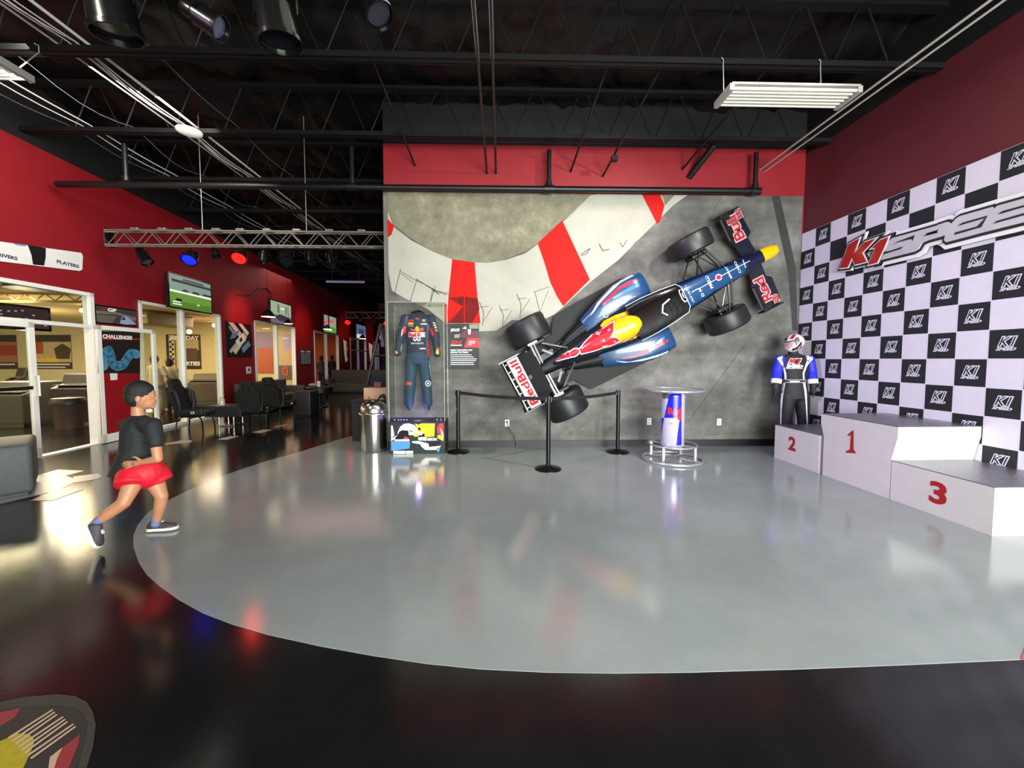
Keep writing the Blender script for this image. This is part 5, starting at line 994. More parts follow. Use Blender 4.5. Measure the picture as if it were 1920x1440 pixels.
panel('notice_board', 'notice board', 'grey listing board on the red wall right of the third window', (563, 656, 583, 684), .03, ('#47474a', [(bx_(0, .88, .35, 1), '#a8aab4'), (bx_(.6, .88, 1, 1), '#a8aab4'), (bx_(.05, .05, .3, .82), '#6c6c70'), (bx_(.37, .05, .62, .82), '#6c6c70'), (bx_(.7, .05, .95, .82), '#6c6c70')]), .1, frame=.02, depth=.03)
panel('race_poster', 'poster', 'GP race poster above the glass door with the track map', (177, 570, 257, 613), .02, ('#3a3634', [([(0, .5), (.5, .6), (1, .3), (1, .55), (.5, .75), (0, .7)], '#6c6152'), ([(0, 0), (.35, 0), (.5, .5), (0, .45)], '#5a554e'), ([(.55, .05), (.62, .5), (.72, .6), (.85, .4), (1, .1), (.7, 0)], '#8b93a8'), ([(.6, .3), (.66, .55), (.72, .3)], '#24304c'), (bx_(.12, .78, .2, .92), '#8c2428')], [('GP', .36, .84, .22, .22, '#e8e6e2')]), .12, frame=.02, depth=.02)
b = MB(); pic(b, FL, [(-60, 443), (0, 453), (151, 474), (154, 480), (153, 505), (148, 508), (0, 490), (-60, 483)], M_white, (0, 0, 1), .012)
pic(b, FL, [(50, 459), (84, 465), (84, 482), (81, 498), (60, 496), (57, 478)], M_conc, (0, 0, 1), .014); pic(b, FL, [(22, 456), (47, 459), (46, 462), (30, 460)], mat('banner_blue', '#6f8fc0', .5), (0, 0, 1), .014)
q = FL.px(126, 495); words(b, FL, 'PLAYERS', q[0], q[1], .055, mat('banner_ink', '#34405c', .5), w=.36, bold=.04, d=.015); q = FL.px(8, 480); words(b, FL, 'DRIVERS', q[0], q[1], .05, mat('banner_ink', '#34405c', .5), w=.3, bold=.04, d=.015)
tag(b.build('sign_banner', fix=False), 'white banner with helmet shape and PLAYERS lettering, high on the left red wall', 'banner')
q = FL.px(466, 694); p = FL.w(q[0], q[1], .006)
t = thing('power_outlet', 'white outlet plate on the red wall under the framed race car picture', 'outlet', p); b = MB(); rect(b, FL, q[0]-.12, q[1]-.1, q[0]+.12, q[1]+.1, M_white, d=.012, t=.012); b.build('face_plate', parent=t); b = MB(); rect(b, FL, q[0]-.04, q[1]-.03, q[0]+.04, q[1]+.05, M_conc, d=.015, t=.002); b.build('sockets', parent=t)
# ================= glass doors =================
def door(n, hinge, free, z1, label=None, prints=None):
    h = Vector(hinge); f = Vector(free); d = (f-h); L = d.length; FRm = Fr(h, d, (0, 0, 1)); w = .075
    b = MB()
    for a in (0, L-w): rect(b, FRm, a, .01, a+w, z1, M_alu, d=.022, t=.044)
    rect(b, FRm, 0, z1-w, L, z1, M_alu, d=.022, t=.044); rect(b, FRm, 0, .01, L, .16, M_alu, d=.022, t=.044)
    t = b.build('door_%d' % n, kind='structure')
    b = MB(); rect(b, FRm, w, .16, L-w, z1-w, M_gl, d=.003, t=.006); b.build('door_pane', parent=t)
    return t, FRm, L
hA = FL.w(-1.35, 0, .03); t, fr, L = door(1, hA, atZ(77, 859), 2.04)
b = MB(); b.tube([fr.w(L-.04, .95, .02), fr.w(L-.04, .95, .08), fr.w(L-.04, 1.25, .08), fr.w(L-.04, 1.25, .02)], .012, M_alu, 8); b.build('pull_handle', parent=t, smooth=True)
b = MB(); rect(b, fr, .02, 1.05, L-.08, 1.10, M_black, d=.04, t=.02); b.build('push_bar', parent=t)
t, fr, L = door(2, FL.w(.90, 0, .09), FL.w(2.14, 0, .12), 2.09)
b = MB(); m_map = mat('map_blue', '#5e8fa6', .4); w_ = L-.15
pic(b, fr, [(181, 621), (262, 621), (262, 700), (183, 700)], mat('door_print_dark', '#241d1e', .4), (0, 0, 1), .006); pic(b, fr, [(184, 700), (262, 700), (262, 816), (189, 816)], mat('door_print_red', '#93141c', .4), (0, 0, 1), .007); pic(b, fr, [(181, 635), (262, 635), (262, 637), (181, 637)], M_red, (0, 0, 1), .008)
q = fr.px(220, 632); words(b, fr, 'CHALLENGE!', q[0], q[1], .075, M_white, w=.60, bold=.06, d=.01)
tr_ = [(190, 680), (190, 668), (186, 655), (196, 650), (207, 655), (208, 668), (216, 684), (234, 682), (238, 664), (250, 653), (254, 662), (232, 668)]
q3 = [fr.w(*fr.px(x, y), .012) for x, y in [(188, 680), (188, 664), (192, 655), (203, 656), (206, 668), (214, 681), (228, 681), (234, 668), (242, 660), (254, 660)]]
mp_ = [fr.px(x, y) for x, y in [(193, 686), (193, 664), (203, 657), (207, 668), (208, 680), (218, 687), (230, 684), (237, 672), (245, 662), (255, 664)]]
for k_, (r_, m_, d_) in enumerate(((.085, m_map, .011), (.035, mat('map_blue_deep', '#3f88b4', .4), .0135))):
    for (x0_, y0_), (x1_, y1_) in zip(mp_, mp_[1:]):
        a_ = math.atan2(y1_-y0_, x1_-x0_); pts_ = [(x1_+r_*math.cos(a_+t_), y1_+r_*math.sin(a_+t_)) for t_ in [(-90+i*22.5)*math.pi/180 for i in range(9)]]+[(x0_+r_*math.cos(a_+t_), y0_+r_*math.sin(a_+t_)) for t_ in [(90+i*22.5)*math.pi/180 for i in range(9)]]
        poly(b, fr, pts_, m_, d_)
pic(b, fr, [(205, 700), (219, 700), (219, 712), (206, 713)], M_white, (0, 0, 1), .01); b.build('door_print', parent=t)
# ================= behind the glass =================
def backpic(name, label, px, X, shapes, e=.05):
    fr = Fr((0, X, 0), (1, 0, 0), (0, 0, 1)); a = fr.px(px[0], px[1]); c = fr.px(px[2], px[3]); b = MB()
    x0, x1 = a[0], c[0]; y0, y1 = min(a[1], c[1]), max(a[1], c[1]); rect(b, fr, x0, y0, x1, y1, ml('tone_%s_%g' % (shapes[0], e), shapes[0], e), d=.01, t=.01)
    for i, (pts, cc) in enumerate(shapes[1]): poly(b, fr, [(x0+u*(x1-x0), y0+v*(y1-y0)) for u, v in pts], ml('tone_%s_%g' % (cc, e), cc, e), .012+i*.001)
    for (tx_, u, v, h, w, cc) in (shapes[2] if len(shapes) > 2 else []): words(b, fr, tx_, x0+u*(x1-x0), y0+v*(y1-y0), h*(y1-y0), ml('tone_%s_%g' % (cc, e), cc, e), w=w*(x1-x0), bold=.05, d=.03)
    return tag(b.build(name, fix=False), label, 'poster')
XW = 15.43
backpic('wall_poster'.replace('wall_', 'track_'), 'wide poster of autumn trees and yellow car, seen through the open door', (52, 628, 136, 692), XW, ('#3a322a', [(bx_(0, .2, 1, .8), '#b8a068'), (bx_(0, .45, .35, .8), '#a8482c'), ([(.2, .3), (.5, .35), (.7, .3), (.7, .2), (.2, .2)], '#d8b040'), ([(.65, .3), (.6, .6), (.8, .75), (1, .6), (.95, .3)], '#4a3828'), (bx_(.05, .12, .95, .16), '#d8d0b8'), (bx_(.1, .04, .85, .07), '#d8d0b8')]))
backpic('track_poster', 'poster of red autumn trees at the far left behind the door glass', (-60, 628, 34, 692), XW, ('#3a322a', [(bx_(0, .2, 1, .8), '#a8684c'), (bx_(0, .4, 1, .7), '#a03c2c'), (bx_(.05, .12, .95, .16), '#d8d0b8')]))
backpic('party_poster', 'birthday parties poster with checkered edge, behind the storefront glass', (311, 627, 378, 692), XW, ('#3a2c24', [(bx_(.08, .02, .25, .98), '#c9b88c'), (bx_(.28, .02, .45, .98), '#c9b070'), (bx_(.5, .55, .95, .85), '#b89c74'), (bx_(.55, .25, .9, .6), '#5c3c30')]+[(bx_(.1+.07*(i % 2), .05+i*.07, .16+.07*(i % 2), .11+i*.07), '#1c1814') for i in range(13)], [('BIRTHDAY', .55, .9, .12, .85, '#e8e0c8'), ('PARTIES', .68, .16, .12, .6, '#e8e0c8')]))
M_kart = mat('cabinet_dark', '#1c1614', .5); M_kg = mat('cabinet_grey', '#4a463e', .5)
def cabinet(px0, px1, pyt, pyb, label, m=M_kart, dep=.9):
    a = atZ(px0, pyb); c = atZ(px1, pyb); c = Vector((c.x, a.y, 0)) if False else c; y = (a.y+c.y)/2; xa = atY(px0, pyb, y).x; xb = atY(px1, pyb, y).x; h = atY(px0, pyt, y).z
    t = thing('arcade_cabinet', label, 'arcade machine', ((xa+xb)/2, y+dep/2, 0)); b = MB()
    prof = [(0, .05), (0, h*.72), (.25, h*.80), (.32, h), (dep, h), (dep, .05)]; n = len(prof)
    b.add([(xa, y+p, z) for p, z in prof]+[(xb, y+p, z) for p, z in prof], [list(range(n)), list(range(n, 2*n))[::-1]]+[(i, (i+1) % n, n+(i+1) % n, n+i) for i in range(n)], m); b.build('cabinet_body', parent=t, bev=.02)
    b = MB(); b.box(((xa+xb)/2, y+.12, h*.78), (xb-xa-.1, .2, .02), M_kg, Matrix()); b.build('control_panel', parent=t); b = MB(); b.box(((xa+xb)/2, y+dep/2, .025), (xb-xa-.1, dep-.1, .05), M_steel); b.build('plinth', parent=t)
cabinet(96, 172, 702, 796, 'dark slant topped arcade machine behind the open doorway'); cabinet(-60, 44, 718, 800, 'grey arcade machine seen through the left door glass', M_kg)
cabinet(352, 412, 702, 756, 'brown cabinet behind the right pane of the storefront window', mat('cabinet_brown', '#4a3c2c', .5)); cabinet(12, 30, 690, 770, 'dark round topped machine far left behind the door', M_kart, .5)
a = atZ(112, 806); tb_ = thing('waste_bin', 'brown plastic waste bin inside the open doorway', 'bin', (a.x, a.y+.2, 0)); M_brn = mat('bin_brown', '#4c3a31', .5, noise_=.1)
b = MB(); b.lathe([(0, 0), (.21, 0), (.26, .52), (.27, .53), (0, .53)], M_brn, c=(a.x, a.y+.2, 0)); b.build('bin_body', parent=tb_, smooth=40); b = MB(); b.lathe([(.285, .53), (.285, .60), (.25, .66), (0, .68)], M_kart, c=(a.x, a.y+.2, 0)); b.build('bin_lid', parent=tb_, smooth=40)
for (x, y, r) in [(402, 610, .07), (355, 622, .07), (154, 582, .05)]:
    p = hit(x, y, (-10.5, 0, 0), (1, 0, 0)); b = MB(); ell(b, p, (r, r, r), ml('bulb_warm', '#ffe0a0', 12)); b.cyl(p, (p.x, p.y, 3.02), .008, M_kart, n=6); tag(b.build('ceiling_bulb'.replace('ceiling_', 'hanging_'), smooth=True), {402: 'bright warm bulb behind the right storefront pane', 355: 'bright warm bulb left of the mullion, behind the storefront', 154: 'small warm bulb behind the transom glass'}[x], 'bulb', 'warm bulbs behind the glass')
p = hit(70, 538, (-8.8, 0, 0), (1, 0, 0)); b = MB(); b.lathe([(0, 0), (.42, 0), (.38, .12), (.1, .2), (0, .2)], M_kart, c=(p.x, p.y, p.z-.05)); tag(b.build('fan_housing', smooth=40), 'dark round housing hanging behind the transom glass', 'fan')
fr9 = Fr((-8.6, 0, 0), (0, 1, 0), (0, 0, 1)); a = fr9.px(-70, 560); c = fr9.px(92, 622); b = MB(); rect(b, fr9, a[0], c[1], c[0], a[1], M_blackgl, d=.05, t=.1); t = thing('television', 'dark flat screen hanging behind the transom glass, showing a crowd', 'screen', fr9.w((a[0]+c[0])/2, c[1], 0)); b.build('frame', parent=t)
b = MB(); rect(b, fr9, a[0]+.04, c[1]+.04, c[0]-.04, a[1]-.04, ml('screen_violet', '#3a2c34', .25), d=.054)
for i in range(26): x = a[0]+.1+random.random()*(c[0]-a[0]-.2); z = c[1]+.08+random.random()*(a[1]-c[1])*.6; rect(b, fr9, x, z, x+.04, z+.025, ml('screen_speck', '#a89ca8', .3), d=.056)
b.build('screen', parent=t, fix=False)
b = MB(); p = hit(300, 600, (-10, 0, 0), (1, 0, 0)); b.box((p.x, p.y, p.z), (.7, 1.6, .35), mat('duct_grey', '#8f7f58', .5), bev=.03); tag(b.build('air_duct'), 'boxy air duct under the ceiling behind the storefront glass', 'duct')
backpic('mauve_panel', 'tall mauve panel behind the third window, left pane', (470, 622, 513, 700), XW, ('#8c7088', [(bx_(.3, 0, 1, .6), '#b0502c')]))
backpic('logo_poster', 'pale panel with orange G letter low behind the third window', (517, 622, 549, 712), XW, ('#c8ac78', [(bx_(.5, .62, 1, .95), '#b09cb8'), (bx_(.0, 0, 1, .3), '#6c5c48')], [('G', .55, .18, .2, .4, '#d05030')]))
# onlookers behind the glass
M_shirt = mat('white_shirt', '#b9ad96', .8, noise_=.06, bump=.3, bscale=12); M_trs = mat('beige_trousers', '#8f8470', .8); M_drk = mat('dark_trousers', '#34302c', .8)
def adult(px_, pyf, H, label, mt, mp, lean=.0, arm=1, face=(0, 1)):
    g = atZ(px_, pyf); t = thing('person', label, 'person', g); X, Y_ = g.x, g.y; L = Vector((lean, 0, 0)); V = lambda x, y, z: Vector((X+x+lean*max(0, z/H-.45)*1.6, Y_+y, z*H))
    b = MB()
    ell(b, V(0, .0, .93), (.085, .10, .12), M_skin); cap(b, V(0, 0, .80), V(0, 0, .88), .055, .05, M_skin); cap(b, V(0, 0, .55), V(0, 0, .76), .12, .13, M_skin); ell(b, V(0, .1, .925), (.015, .02, .015), M_skin)
    for s_ in (-1, 1):
        cap(b, V(s_*.09, 0, .50), V(s_*.1, .02, .28), .085, .06, M_skin); cap(b, V(s_*.1, .02, .28), V(s_*.1, 0, .04), .058, .04, M_skin); ell(b, V(s_*.1, .05, .02), (.045, .12, .035), M_skin)
        cap(b, V(s_*.17, 0, .79), V(s_*.24, .05, .62), .045, .035, M_skin); w = V(s_*.18, .28*arm, .58 if arm else .5); cap(b, V(s_*.24, .05, .62), w, .034, .025, M_skin); ell(b, w+Vector((0, .05, 0)), (.03, .05, .02), M_skin)
        for k in range(4): cap(b, w+Vector((-.022+k*.015, .08, 0)), w+Vector((-.026+k*.017, .13, -.01)), .009, .007, M_skin, 6)
        cap(b, w+Vector((-s_*.03, .03, 0)), w+Vector((-s_*.05, .07, .005)), .009, .007, M_skin, 6)
    fuse(b, 'body', t, M_skin, .013, 2)
    b = MB(); ell(b, V(0, -.02, .945), (.095, .108, .115), M_hair); ell(b, V(0, -.05, .90), (.08, .07, .09), M_hair); fuse(b, 'hair', t, M_hair, .014, 2)
    b = MB(); cap(b, V(0, 0, .50), V(0, 0, .76), .165, .155, mt); cap(b, V(-.13, 0, .785), V(.13, 0, .785), .07, .07, mt)
    for s_ in (-1, 1): cap(b, V(s_*.17, 0, .79), V(s_*.23, .04, .66), .065, .06, mt)
    fuse(b, 'shirt', t, mt, .016, 2)
    b = MB(); cap(b, V(-.06, 0, .48), V(.06, 0, .48), .15, .15, mp)
    for s_ in (-1, 1): cap(b, V(s_*.09, 0, .46), V(s_*.1, .02, .26), .105, .085, mp); cap(b, V(s_*.1, .02, .26), V(s_*.1, 0, .06), .085, .075, mp)
    fuse(b, 'trousers', t, mp, .016, 2); return t
adult(297, 773, 1.60, 'person in white shirt and beige trousers behind the storefront, left of the other', M_shirt, M_trs, -.12)
adult(323, 768, 1.50, 'person in white shirt leaning on a counter behind the storefront, seen from behind', M_shirt, M_drk, .0)
# window reflections of lounge visitors
adult(604, 727, 1.65, 'dark dressed visitor behind the third window, left one', mat('grey_top', '#3a3230', .8), M_drk); adult(624, 726, 1.68, 'dark dressed visitor behind the third window, right one', mat('black_top', '#241e1e', .8), M_drk)
# ================= lounge furniture =================
M_leath = mat('charcoal_vinyl', '#1d1c1e', .5, noise_=.06, bump=.2, bscale=40); M_olv = mat('olive_grey_vinyl', '#4b4a40', .55, noise_=.05); M_ott = mat('grey_vinyl', '#4c4f4e', .55, noise_=.08, nscale=20, bump=.3, bscale=120)
M_seat = mat('seat_black', '#101011', .6, noise_=.1, bump=.3, bscale=60)
def bucket(label, loc, rz, s=1., legs=True):
    t = thing('racing_chair', label, 'chair', loc, rz, 'black bucket seats in the lounge'); T = world(t) @ Matrix.Diagonal((s, s, s, 1))
    # back shell with slots, leaning back; local +x is forward
    lean = math.radians(16); B = T @ Matrix.Translation((-.20, 0, .40)) @ Matrix.Rotation(-lean, 4, 'Y')
    out = [(-.20, 0), (-.25, .12), (-.27, .30), (-.285, .46), (-.22, .56), (-.165, .62), (-.155, .74), (-.11, .80), (.11, .80), (.155, .74), (.165, .62), (.22, .56), (.285, .46), (.27, .30), (.25, .12), (.20, 0)]
    slot = [(-.075, .70), (-.075, .745), (.075, .745), (.075, .70)]; s2 = [(-.10, .585), (-.09, .63), (-.02, .63), (-.03, .575)]; s3 = [(.10, .585), (.09, .63), (.02, .63), (.03, .575)]
    dt = curve_data([out, slot, s2, s3], 0, .045); b = MB(); b.add([(v[2], v[0], v[1]) for v in dt[0]], dt[1], M_seat, B)
    for sg in (-1, 1): b.tube([(.03, sg*.22, .02), (.10, sg*.255, .2), (.12, sg*.275, .42), (.06, sg*.22, .56)], [.04, .045, .045, .03], M_seat, 10, M=B)
    b.build('backrest', parent=t, smooth=40)
    b = MB(); b.box((.04, 0, .40), (.54, .44, .11), M_seat, T, bev=.04)
    for sg in (-1, 1): b.box((.04, sg*.235, .445), (.50, .075, .16), M_seat, T, bev=.035)
    b.build('seat', parent=t, smooth=40)
    b = MB(); b.box((.1, -.275, .44), (.07, .008, .045), M_white, T, bev=.003); b.box((.1, -.279, .44), (.045, .008, .022), M_black, T); b.build('belt_slot', parent=t)
    for sx in (-1, 1):
        for sy in (-1, 1): b = MB(); b.tube([(sx*.15, sy*.17, .34), (sx*.22, sy*.20, .30), (sx*.25, sy*.22, .2), (sx*.27, sy*.23, .0)], .014, M_blackm, 8, M=T); b.build('leg', parent=t, smooth=True)
    b = MB(); b.box((0, 0, .335), (.38, .38, .02), M_blackm, T); b.build('seat_plate', parent=t)
g = atZ(361, 806); bucket('black bucket seat on four legs in front of the storefront, facing right', (g.x+.15, g.y-.1, 0), math.radians(8), .93)
g = atZ(478, 797); bucket('black bucket seat seen from behind, left of the pair by the couch', (g.x, g.y, 0), math.radians(100), .86)
g = atZ(527, 786); bucket('black bucket seat seen from behind, right of the pair by the couch', (g.x, g.y, 0), math.radians(75), .90)
def couch(label, loc, rz, L, D, hb, m=M_olv, hs=.42, arm=True):
    t = thing('lounge_couch', label, 'sofa', loc, rz, None); T = world(t)
    b = MB(); b.box((0, .0, hs/2+.02), (L, D, hs-.04), m, T, bev=.03); b.build('seat', parent=t, smooth=40)
    b = MB(); b.box((0, D/2-.11, (hb+.04)/2), (L, .22, hb-.04), m, T, bev=.03); b.build('backrest', parent=t, smooth=40)
    if arm:
        for sg in (-1, 1): b = MB(); b.box((sg*(L/2-.09), 0, .31), (.18, D, .60), m, T, bev=.03); b.build('armrest', parent=t, smooth=40)
    b = MB(); b.box((0, 0, .02), (L-.1, D-.1, .04), M_black, T); b.build('plinth', parent=t)
    return t
wa = math.atan2(LD.y, LD.x)-math.pi
# couch against the glass (back to the wall), L shaped pieces further on
p = FL.w(6.1, 0, .55); couch('low olive grey couch against the red wall behind the bucket seats', (p.x, p.y, 0), math.radians(94), 2.6, .85, .82)
p = FL.w(12.3, 0, .6); couch('long dark couch farther along the red wall, below the visitors window', (p.x+1.4, p.y-.6, 0), math.radians(0), 3.3, .9, 1.0)
p = FL.w(17.5, 0, .8); couch('distant couch glowing blue, beyond the long dark couch', (p.x+2.0, p.y, 0), math.radians(0), 3.0, .9, 1.1, mat('blue_lit_vinyl', '#2a2a5c', .5))  # blue light on this couch is put into the vinyl colour
lamp('SPOT', 'red_floor_glow', (-5.0, 9.2, 4.6), (-5.0, 9.9, 0), 150, (1, .05, .08), .05, spot=14, blend=.5)  # added spot, stands in for a red reflection on the floor
lamp('SPOT', 'blue_floor_glow', (-4.9, 18.5, 2.6), (-6.2, 23, .9), 160, (.12, .06, 1), .05, spot=50)
g = atZ(566, 782); b = MB(); b.box((g.x-.02, g.y+.28, .34), (.46, .5, .64), M_leath, bev=.03); b.box((g.x-.02, g.y+.28, .01), (.42, .46, .02), M_black); tag(b.build('ottoman', smooth=40), 'dark square ottoman right of the bucket seats', 'ottoman')
# black drum table and chrome based table
g = atZ(600, 763); t = thing('round_table', 'small black drum table with pedestal in front of the long couch', 'table', (g.x, g.y, 0))
b = MB(); b.lathe([(0, .44), (.36, .44), (.38, .46), (.38, .62), (.36, .64), (0, .64)], M_black, c=(g.x, g.y, 0)); b.build('tabletop', parent=t, smooth=40); b = MB(); b.cyl((g.x, g.y, .03), (g.x, g.y, .45), .05, M_blackm); b.build('pedestal', parent=t, smooth=True); b = MB(); b.lathe([(0, 0), (.24, 0), (.24, .02), (.05, .05), (0, .05)], M_blackm, c=(g.x, g.y, 0)); b.build('base', parent=t, smooth=40)
gt = Vector((g.x, g.y, .64))
b = MB(); b.lathe([(0, 0), (.05, 0), (.055, .17), (0, .17)], M_white, c=gt+Vector((-.02, 0, 0)), n=16); tag(b.build('paper_cup', smooth=40), 'white paper cup on the black drum table', 'cup')
b = MB(); ell(b, gt+Vector((-.23, .05, .05)), (.13, .10, .05), mat('napkin_grey', '#a8a09c', .8)); tag(b.build('crumpled_jacket', smooth=True), 'crumpled pale jacket on the left of the black drum table', 'jacket')
g = atZ(425, 799); t = thing('low_table', 'low dark rectangular table with chrome base left of the bucket seats', 'table', (g.x, g.y, 0))
b = MB(); b.box((g.x, g.y+.15, .34), (.80, .55, .24), M_leath, bev=.02); b.build('tabletop', parent=t, smooth=40); b = MB()
for sx in (-1, 1):
    for sy in (0, 1): b.cyl((g.x+sx*.16, g.y+.3*sy, 0), (g.x+sx*.16, g.y+.3*sy, .22), .016, M_steel)
b.box((g.x, g.y+.15, .02), (.4, .36, .03), M_steel); b.build('chrome_base', parent=t, smooth=40)
pB = Vector((g.x-.12, g.y+.05, .46)); M_btl = mat('jar_glass', '#b9b4a8', .15, spec=.8)
b = MB(); b.lathe([(0, 0), (.055, 0), (.06, .03), (.06, .12), (.04, .16), (.035, .20), (0, .20)], M_btl, c=pB, n=20); t = b.build('glass_jar', smooth=40); tag(t, 'pale glass jar standing on the low dark table', 'jar')
b = MB(); b.lathe([(0, .2), (.04, .2), (.04, .22), (0, .22)], M_white, c=pB, n=16); b.build('jar_lid', parent=t, smooth=40)
# foreground ottomans at left edge
T_ = Matrix.Translation((-5.80, 4.38, 0)) @ Matrix.Rotation(math.radians(47), 4, 'Z')
t = thing('ottoman', 'grey vinyl ottoman at the left edge, beside the lilac floor marking', 'ottoman', (-5.80, 4.38, 0), math.radians(47))
b = MB(); b.box((0, 0, .30), (.9, .9, .54), M_ott, T_, bev=.045); b.build('cushion', parent=t, smooth=50)
b = MB(); b.box((0, 0, .015), (.8, .8, .03), M_black, T_); b.build('plinth', parent=t)
# floor markings
M_fp = mat('floor_print_pink', '#c79a98', .3, spec=.6); M_fl = mat('floor_print_lilac', '#8f8a9c', .3, spec=.6); M_fw = mat('floor_print_white', '#bdb4a2', .3, spec=.6)
def mark(pts, m, lab, z=.003):
    P = [atZ(x, y, 0) for x, y in pts]; b = MB(); art(b, FFl, curve_data([[(p.x, p.y) for p in P]], 0, .0006), m, d=z); return tag(b.build('floor_decal'), lab, 'floor marking', 'printed floor markings')
mark([(72, 891), (108, 881), (158, 883), (125, 892)], M_fw, 'pale cream floor marking next to the grey ottoman, farthest of its cluster'); mark([(40, 892), (120, 891), (139, 898), (135, 907), (105, 921), (50, 933), (0, 945), (0, 905)], M_fl, 'lilac rounded floor marking beside the grey ottoman', .0025)
mark([(138, 894), (185, 888), (190, 893), (186, 898), (136, 906)], M_fl, 'pale lilac strip reaching right from the rounded floor marking'); mark([(57, 939), (110, 917), (158, 917), (98, 939)], M_fp, 'pink floor marking nearest the viewer beside the ottoman', .0035)
mark([(308, 832), (345, 825), (361, 826), (357, 830), (310, 834)], M_fw, 'cream dash on the floor just behind the child'); mark([(408, 824), (432, 818), (449, 818), (425, 825)], M_fw, 'cream dash on the floor below the chrome based table'); mark([(472, 811), (492, 806), (511, 806), (490, 812)], M_fw, 'cream dash on the floor in front of the bucket seats', .003); mark([(512, 800), (535, 796), (545, 796), (522, 801)], M_fp, 'small pink dash on the floor right of the bucket seats')
mark([(1914, 1238), (1921, 1216), (1980, 1216), (1990, 1238)], mat('floor_print_red', '#b84a48', .3), 'red corner of a floor marking at the right edge')
# round floor emblem at lower left
M_mt = mat('emblem_dark', '#2a2727', .6, noise_=.1, nscale=60); M_mt2 = mat('emblem_border', '#34332f', .6, noise_=.15, nscale=80); M_my = mat('emblem_yellow', '#a8981c', .6, noise_=.1, nscale=40); M_mr_ = mat('emblem_red', '#8c2a30', .6); M_mc_ = mat('emblem_cream', '#b89c84', .6)
b = MB(); zz = (0, 1200, 4.)
def fpoly(pts, m, z): P = [atZ(zz[0]+x/4, zz[1]+y/4, 0) for x, y in pts]; art(b, FFl, curve_data([[(p.x, p.y) for p in P]], 0, .0004), m, d=z)
fpoly([(-300, 520), (0, 470), (200, 430), (420, 412), (560, 425), (650, 470), (700, 550), (718, 640), (700, 800), (640, 1000), (500, 1300), (-300, 1300)], M_mt2, .003); fpoly([(-300, 560), (180, 515), (420, 505), (560, 520), (620, 560), (655, 640), (640, 740), (580, 960), (480, 1200), (-300, 1200)], M_mt, .0042)
fpoly([(-200, 860), (0, 770), (130, 710), (220, 715), (260, 760), (230, 850), (180, 960), (60, 1150), (-200, 1200)], M_my, .0052); fpoly([(0, 550), (160, 518), (110, 590), (0, 650), (-100, 690), (-100, 590)], M_mr_, .0052); fpoly([(600, 715), (590, 790), (520, 960), (450, 1100), (340, 1100), (375, 890), (470, 815)], M_mr_, .0052); fpoly([(470, 815), (375, 890), (360, 1000), (400, 1000), (430, 900)], M_mc_, .0062)
for i in range(8): x = 60+i*24; y = 740+i*22; fpoly([(x, y), (x+330+i*2-(i % 3)*10, y-210-i*4), (x+340+i*2-(i % 3)*10, y-205-i*4), (x+10, y+9)], M_mc_, .0062)
tag(b.build('floor_emblem', fix=False), 'round floor emblem with yellow and red shapes, at the lower left corner', 'floor marking')
# ================= pendant lamps, far truss, things beside the mural =================
M_shade = mat('pendant_black', '#0c0c0c', .4); M_glow = mat('pendant_glow', '#fff0c8', .5, emit=5.)
for (x, y, Yd, r, lab) in [(503, 594, 10.2, .17, 'pendant lamp in front of the left edge of the second television'), (541, 607, 11.5, .12, 'pendant lamp at the lower right corner of the second television'), (613, 617, 15.5, .15, 'pendant lamp in front of the third television'), (680, 635, 18.5, .17, 'pendant lamp below the fourth television'), (722, 636, 19.5, .16, 'pendant lamp nearest the mural edge')]:
    p = atY(x, y, Yd); t = thing('pendant_lamp', lab, 'lamp', p, 0, 'black pendant lamps along the lounge'); b = MB(); b.lathe([(r, 0), (r*.98, .02), (r*.5, r*.8), (.03, r*1.1), (0, r*1.1)], M_shade, c=p); b.build('lamp_shade', parent=t, smooth=40)
    b = MB(); b.lathe([(0, -.004), (r*.9, .0), (r*.8, .02)], M_glow, c=p); b.build('glowing_diffuser', parent=t); b = MB(); b.cyl(p+Vector((0, 0, r)), (p.x, p.y, 5.55), .005, M_shade, n=6); b.build('cord', parent=t)
truss('distant_truss', -6.8, -2.1, 17.5, 3.3, 3.55, .10, 'small distant lattice truss above the far end of the lounge', .5, .018)
for (x, y, f, lab) in [(652, 602, M_er, 'red glowing lamp on the distant truss, left one'), (724, 604, M_er, 'red glowing lamp on the distant truss, beside the mural edge'), (676, 597, None, 'dark lamp on the distant truss, between the red ones'), (700, 600, None, 'dark lamp with bright rim on the distant truss')]:
    p = atY(x, y, 17.5); par(p, (.2, -.7, -.5), .3, .12, lab, f, group='lamps on the distant truss', top=(p.x, 17.6, 3.28))
b = MB(); p0 = atY(612, 528, 11.); p1 = atY(683, 529, 11.); b.tube([p0, p1], .03, ml('dim_tube', '#6c6080', .35), 8); b.tube([p0+Vector((.15, 0, 0)), p0+Vector((.15, 0, 2.15))], .004, M_pipe); b.tube([p1-Vector((.15, 0, 0)), p1+Vector((-.15, 0, 2.15))], .004, M_pipe); tag(b.build('ceiling_strip'.replace('ceiling_', 'hanging_'), smooth=True), 'dim violet strip light hanging in the dark above the lounge', 'strip light')
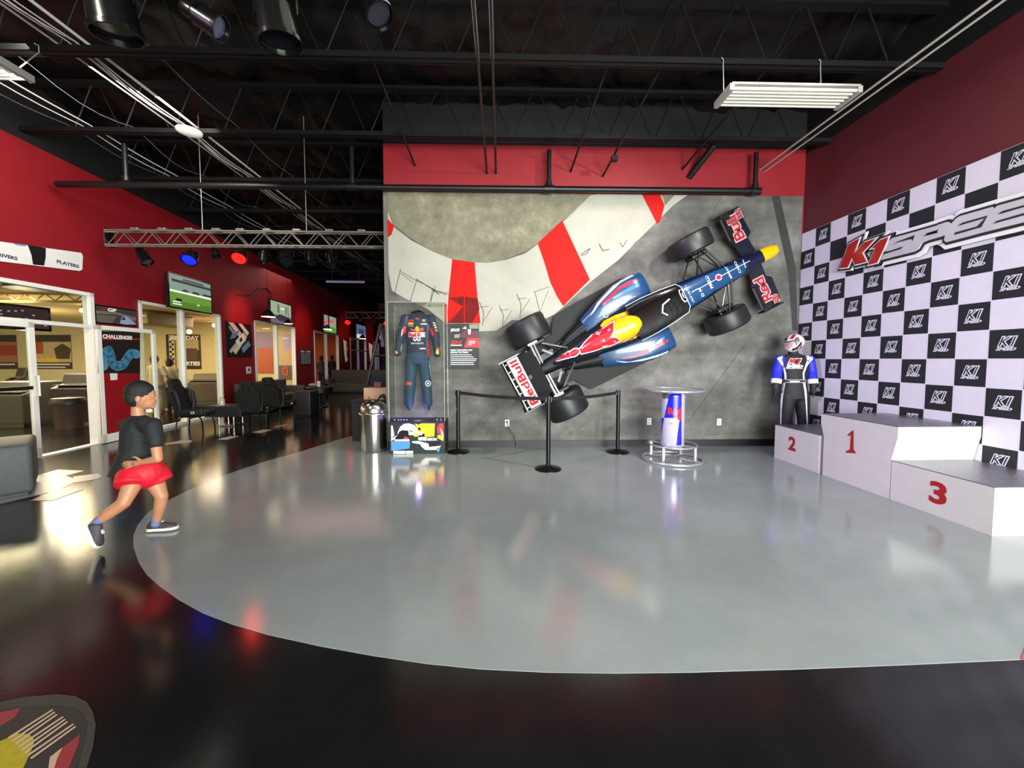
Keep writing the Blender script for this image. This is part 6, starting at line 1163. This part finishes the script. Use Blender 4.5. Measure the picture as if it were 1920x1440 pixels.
# A frame sign stand and boxes beside the mural end
M_rig = mat('rig_black', '#0d0c12', .4)
t = thing('simulator_rig', 'black A shaped rig frame beside the end of the mural wall', 'simulator rig', (-2.9, 9.0, 0)); F9 = lambda x, y, d=0: atY(x, y, 9.0+d)
b = MB(); b.tube([F9(680, 760), F9(713, 607)], .035, M_rig, 8); b.tube([F9(745, 760), F9(716, 607)], .035, M_rig, 8); b.tube([F9(700, 667), F9(735, 667)], .03, M_rig, 8); b.tube([F9(680, 800), F9(680, 760)], .035, M_rig, 8); b.build('a_frame', parent=t, smooth=True)
b = MB(); a, c = F9(692, 765), F9(745, 703); b.box(((a.x+c.x)/2, 9.12, (a.z+c.z)/2), (c.x-a.x, .2, c.z-a.z), mat('rig_navy', '#14123a', .5), bev=.02); b.build('rig_body', parent=t)
b = MB(); a, c = F9(712, 650), F9(732, 612); b.box(((a.x+c.x)/2, 9.1, (a.z+c.z)/2), (c.x-a.x, .05, c.z-a.z), ml('rig_screen', '#5a5266', .2), bev=.01); b.build('rig_screen', parent=t)
t = thing('side_counter', 'dark low counter behind the steel litter bin', 'counter', (-2.3, 7.35, 0)); b = MB(); b.box((-2.35, 7.45, .36), (.75, .6, .70), M_leath, bev=.01); b.build('counter_body', parent=t); b = MB(); b.box((-2.35, 7.45, .73), (.8, .64, .03), M_black); b.build('counter_top', parent=t)
M_cb_ = mat('cardboard_tan', '#b98f74', .7, noise_=.1); M_cb2 = mat('cardboard_print', '#7a4a3c', .7); p = atY(710, 745, 7.3)
b = MB(); b.box((p.x, 7.4, .749+.11), (.52, .3, .22), M_cb_, bev=.012); t = b.build('tan_carton'); tag(t, 'tan printed carton on the counter behind the litter bin', 'box')
b = MB(); f74 = Fr((0, 7.249, 0), (1, 0, 0), (0, 0, 1)); pic(b, f74, [(706, 752), (712, 741), (720, 738), (726, 745), (722, 750), (716, 745)], M_black, (0, 0, 1), .002); pic(b, f74, [(690, 748), (692, 742), (694, 748)], M_cb2, (0, 0, 1), .002); b.build('carton_print', parent=t, fix=False)
b = MB(); p = atY(707, 728, 7.35); b.box((p.x, 7.42, .971+.05), (.13, .1, .10), mat('mug_brown', '#6a3c34', .5), bev=.01); tag(b.build('small_box'), 'small brown box on top of the tan carton', 'box')
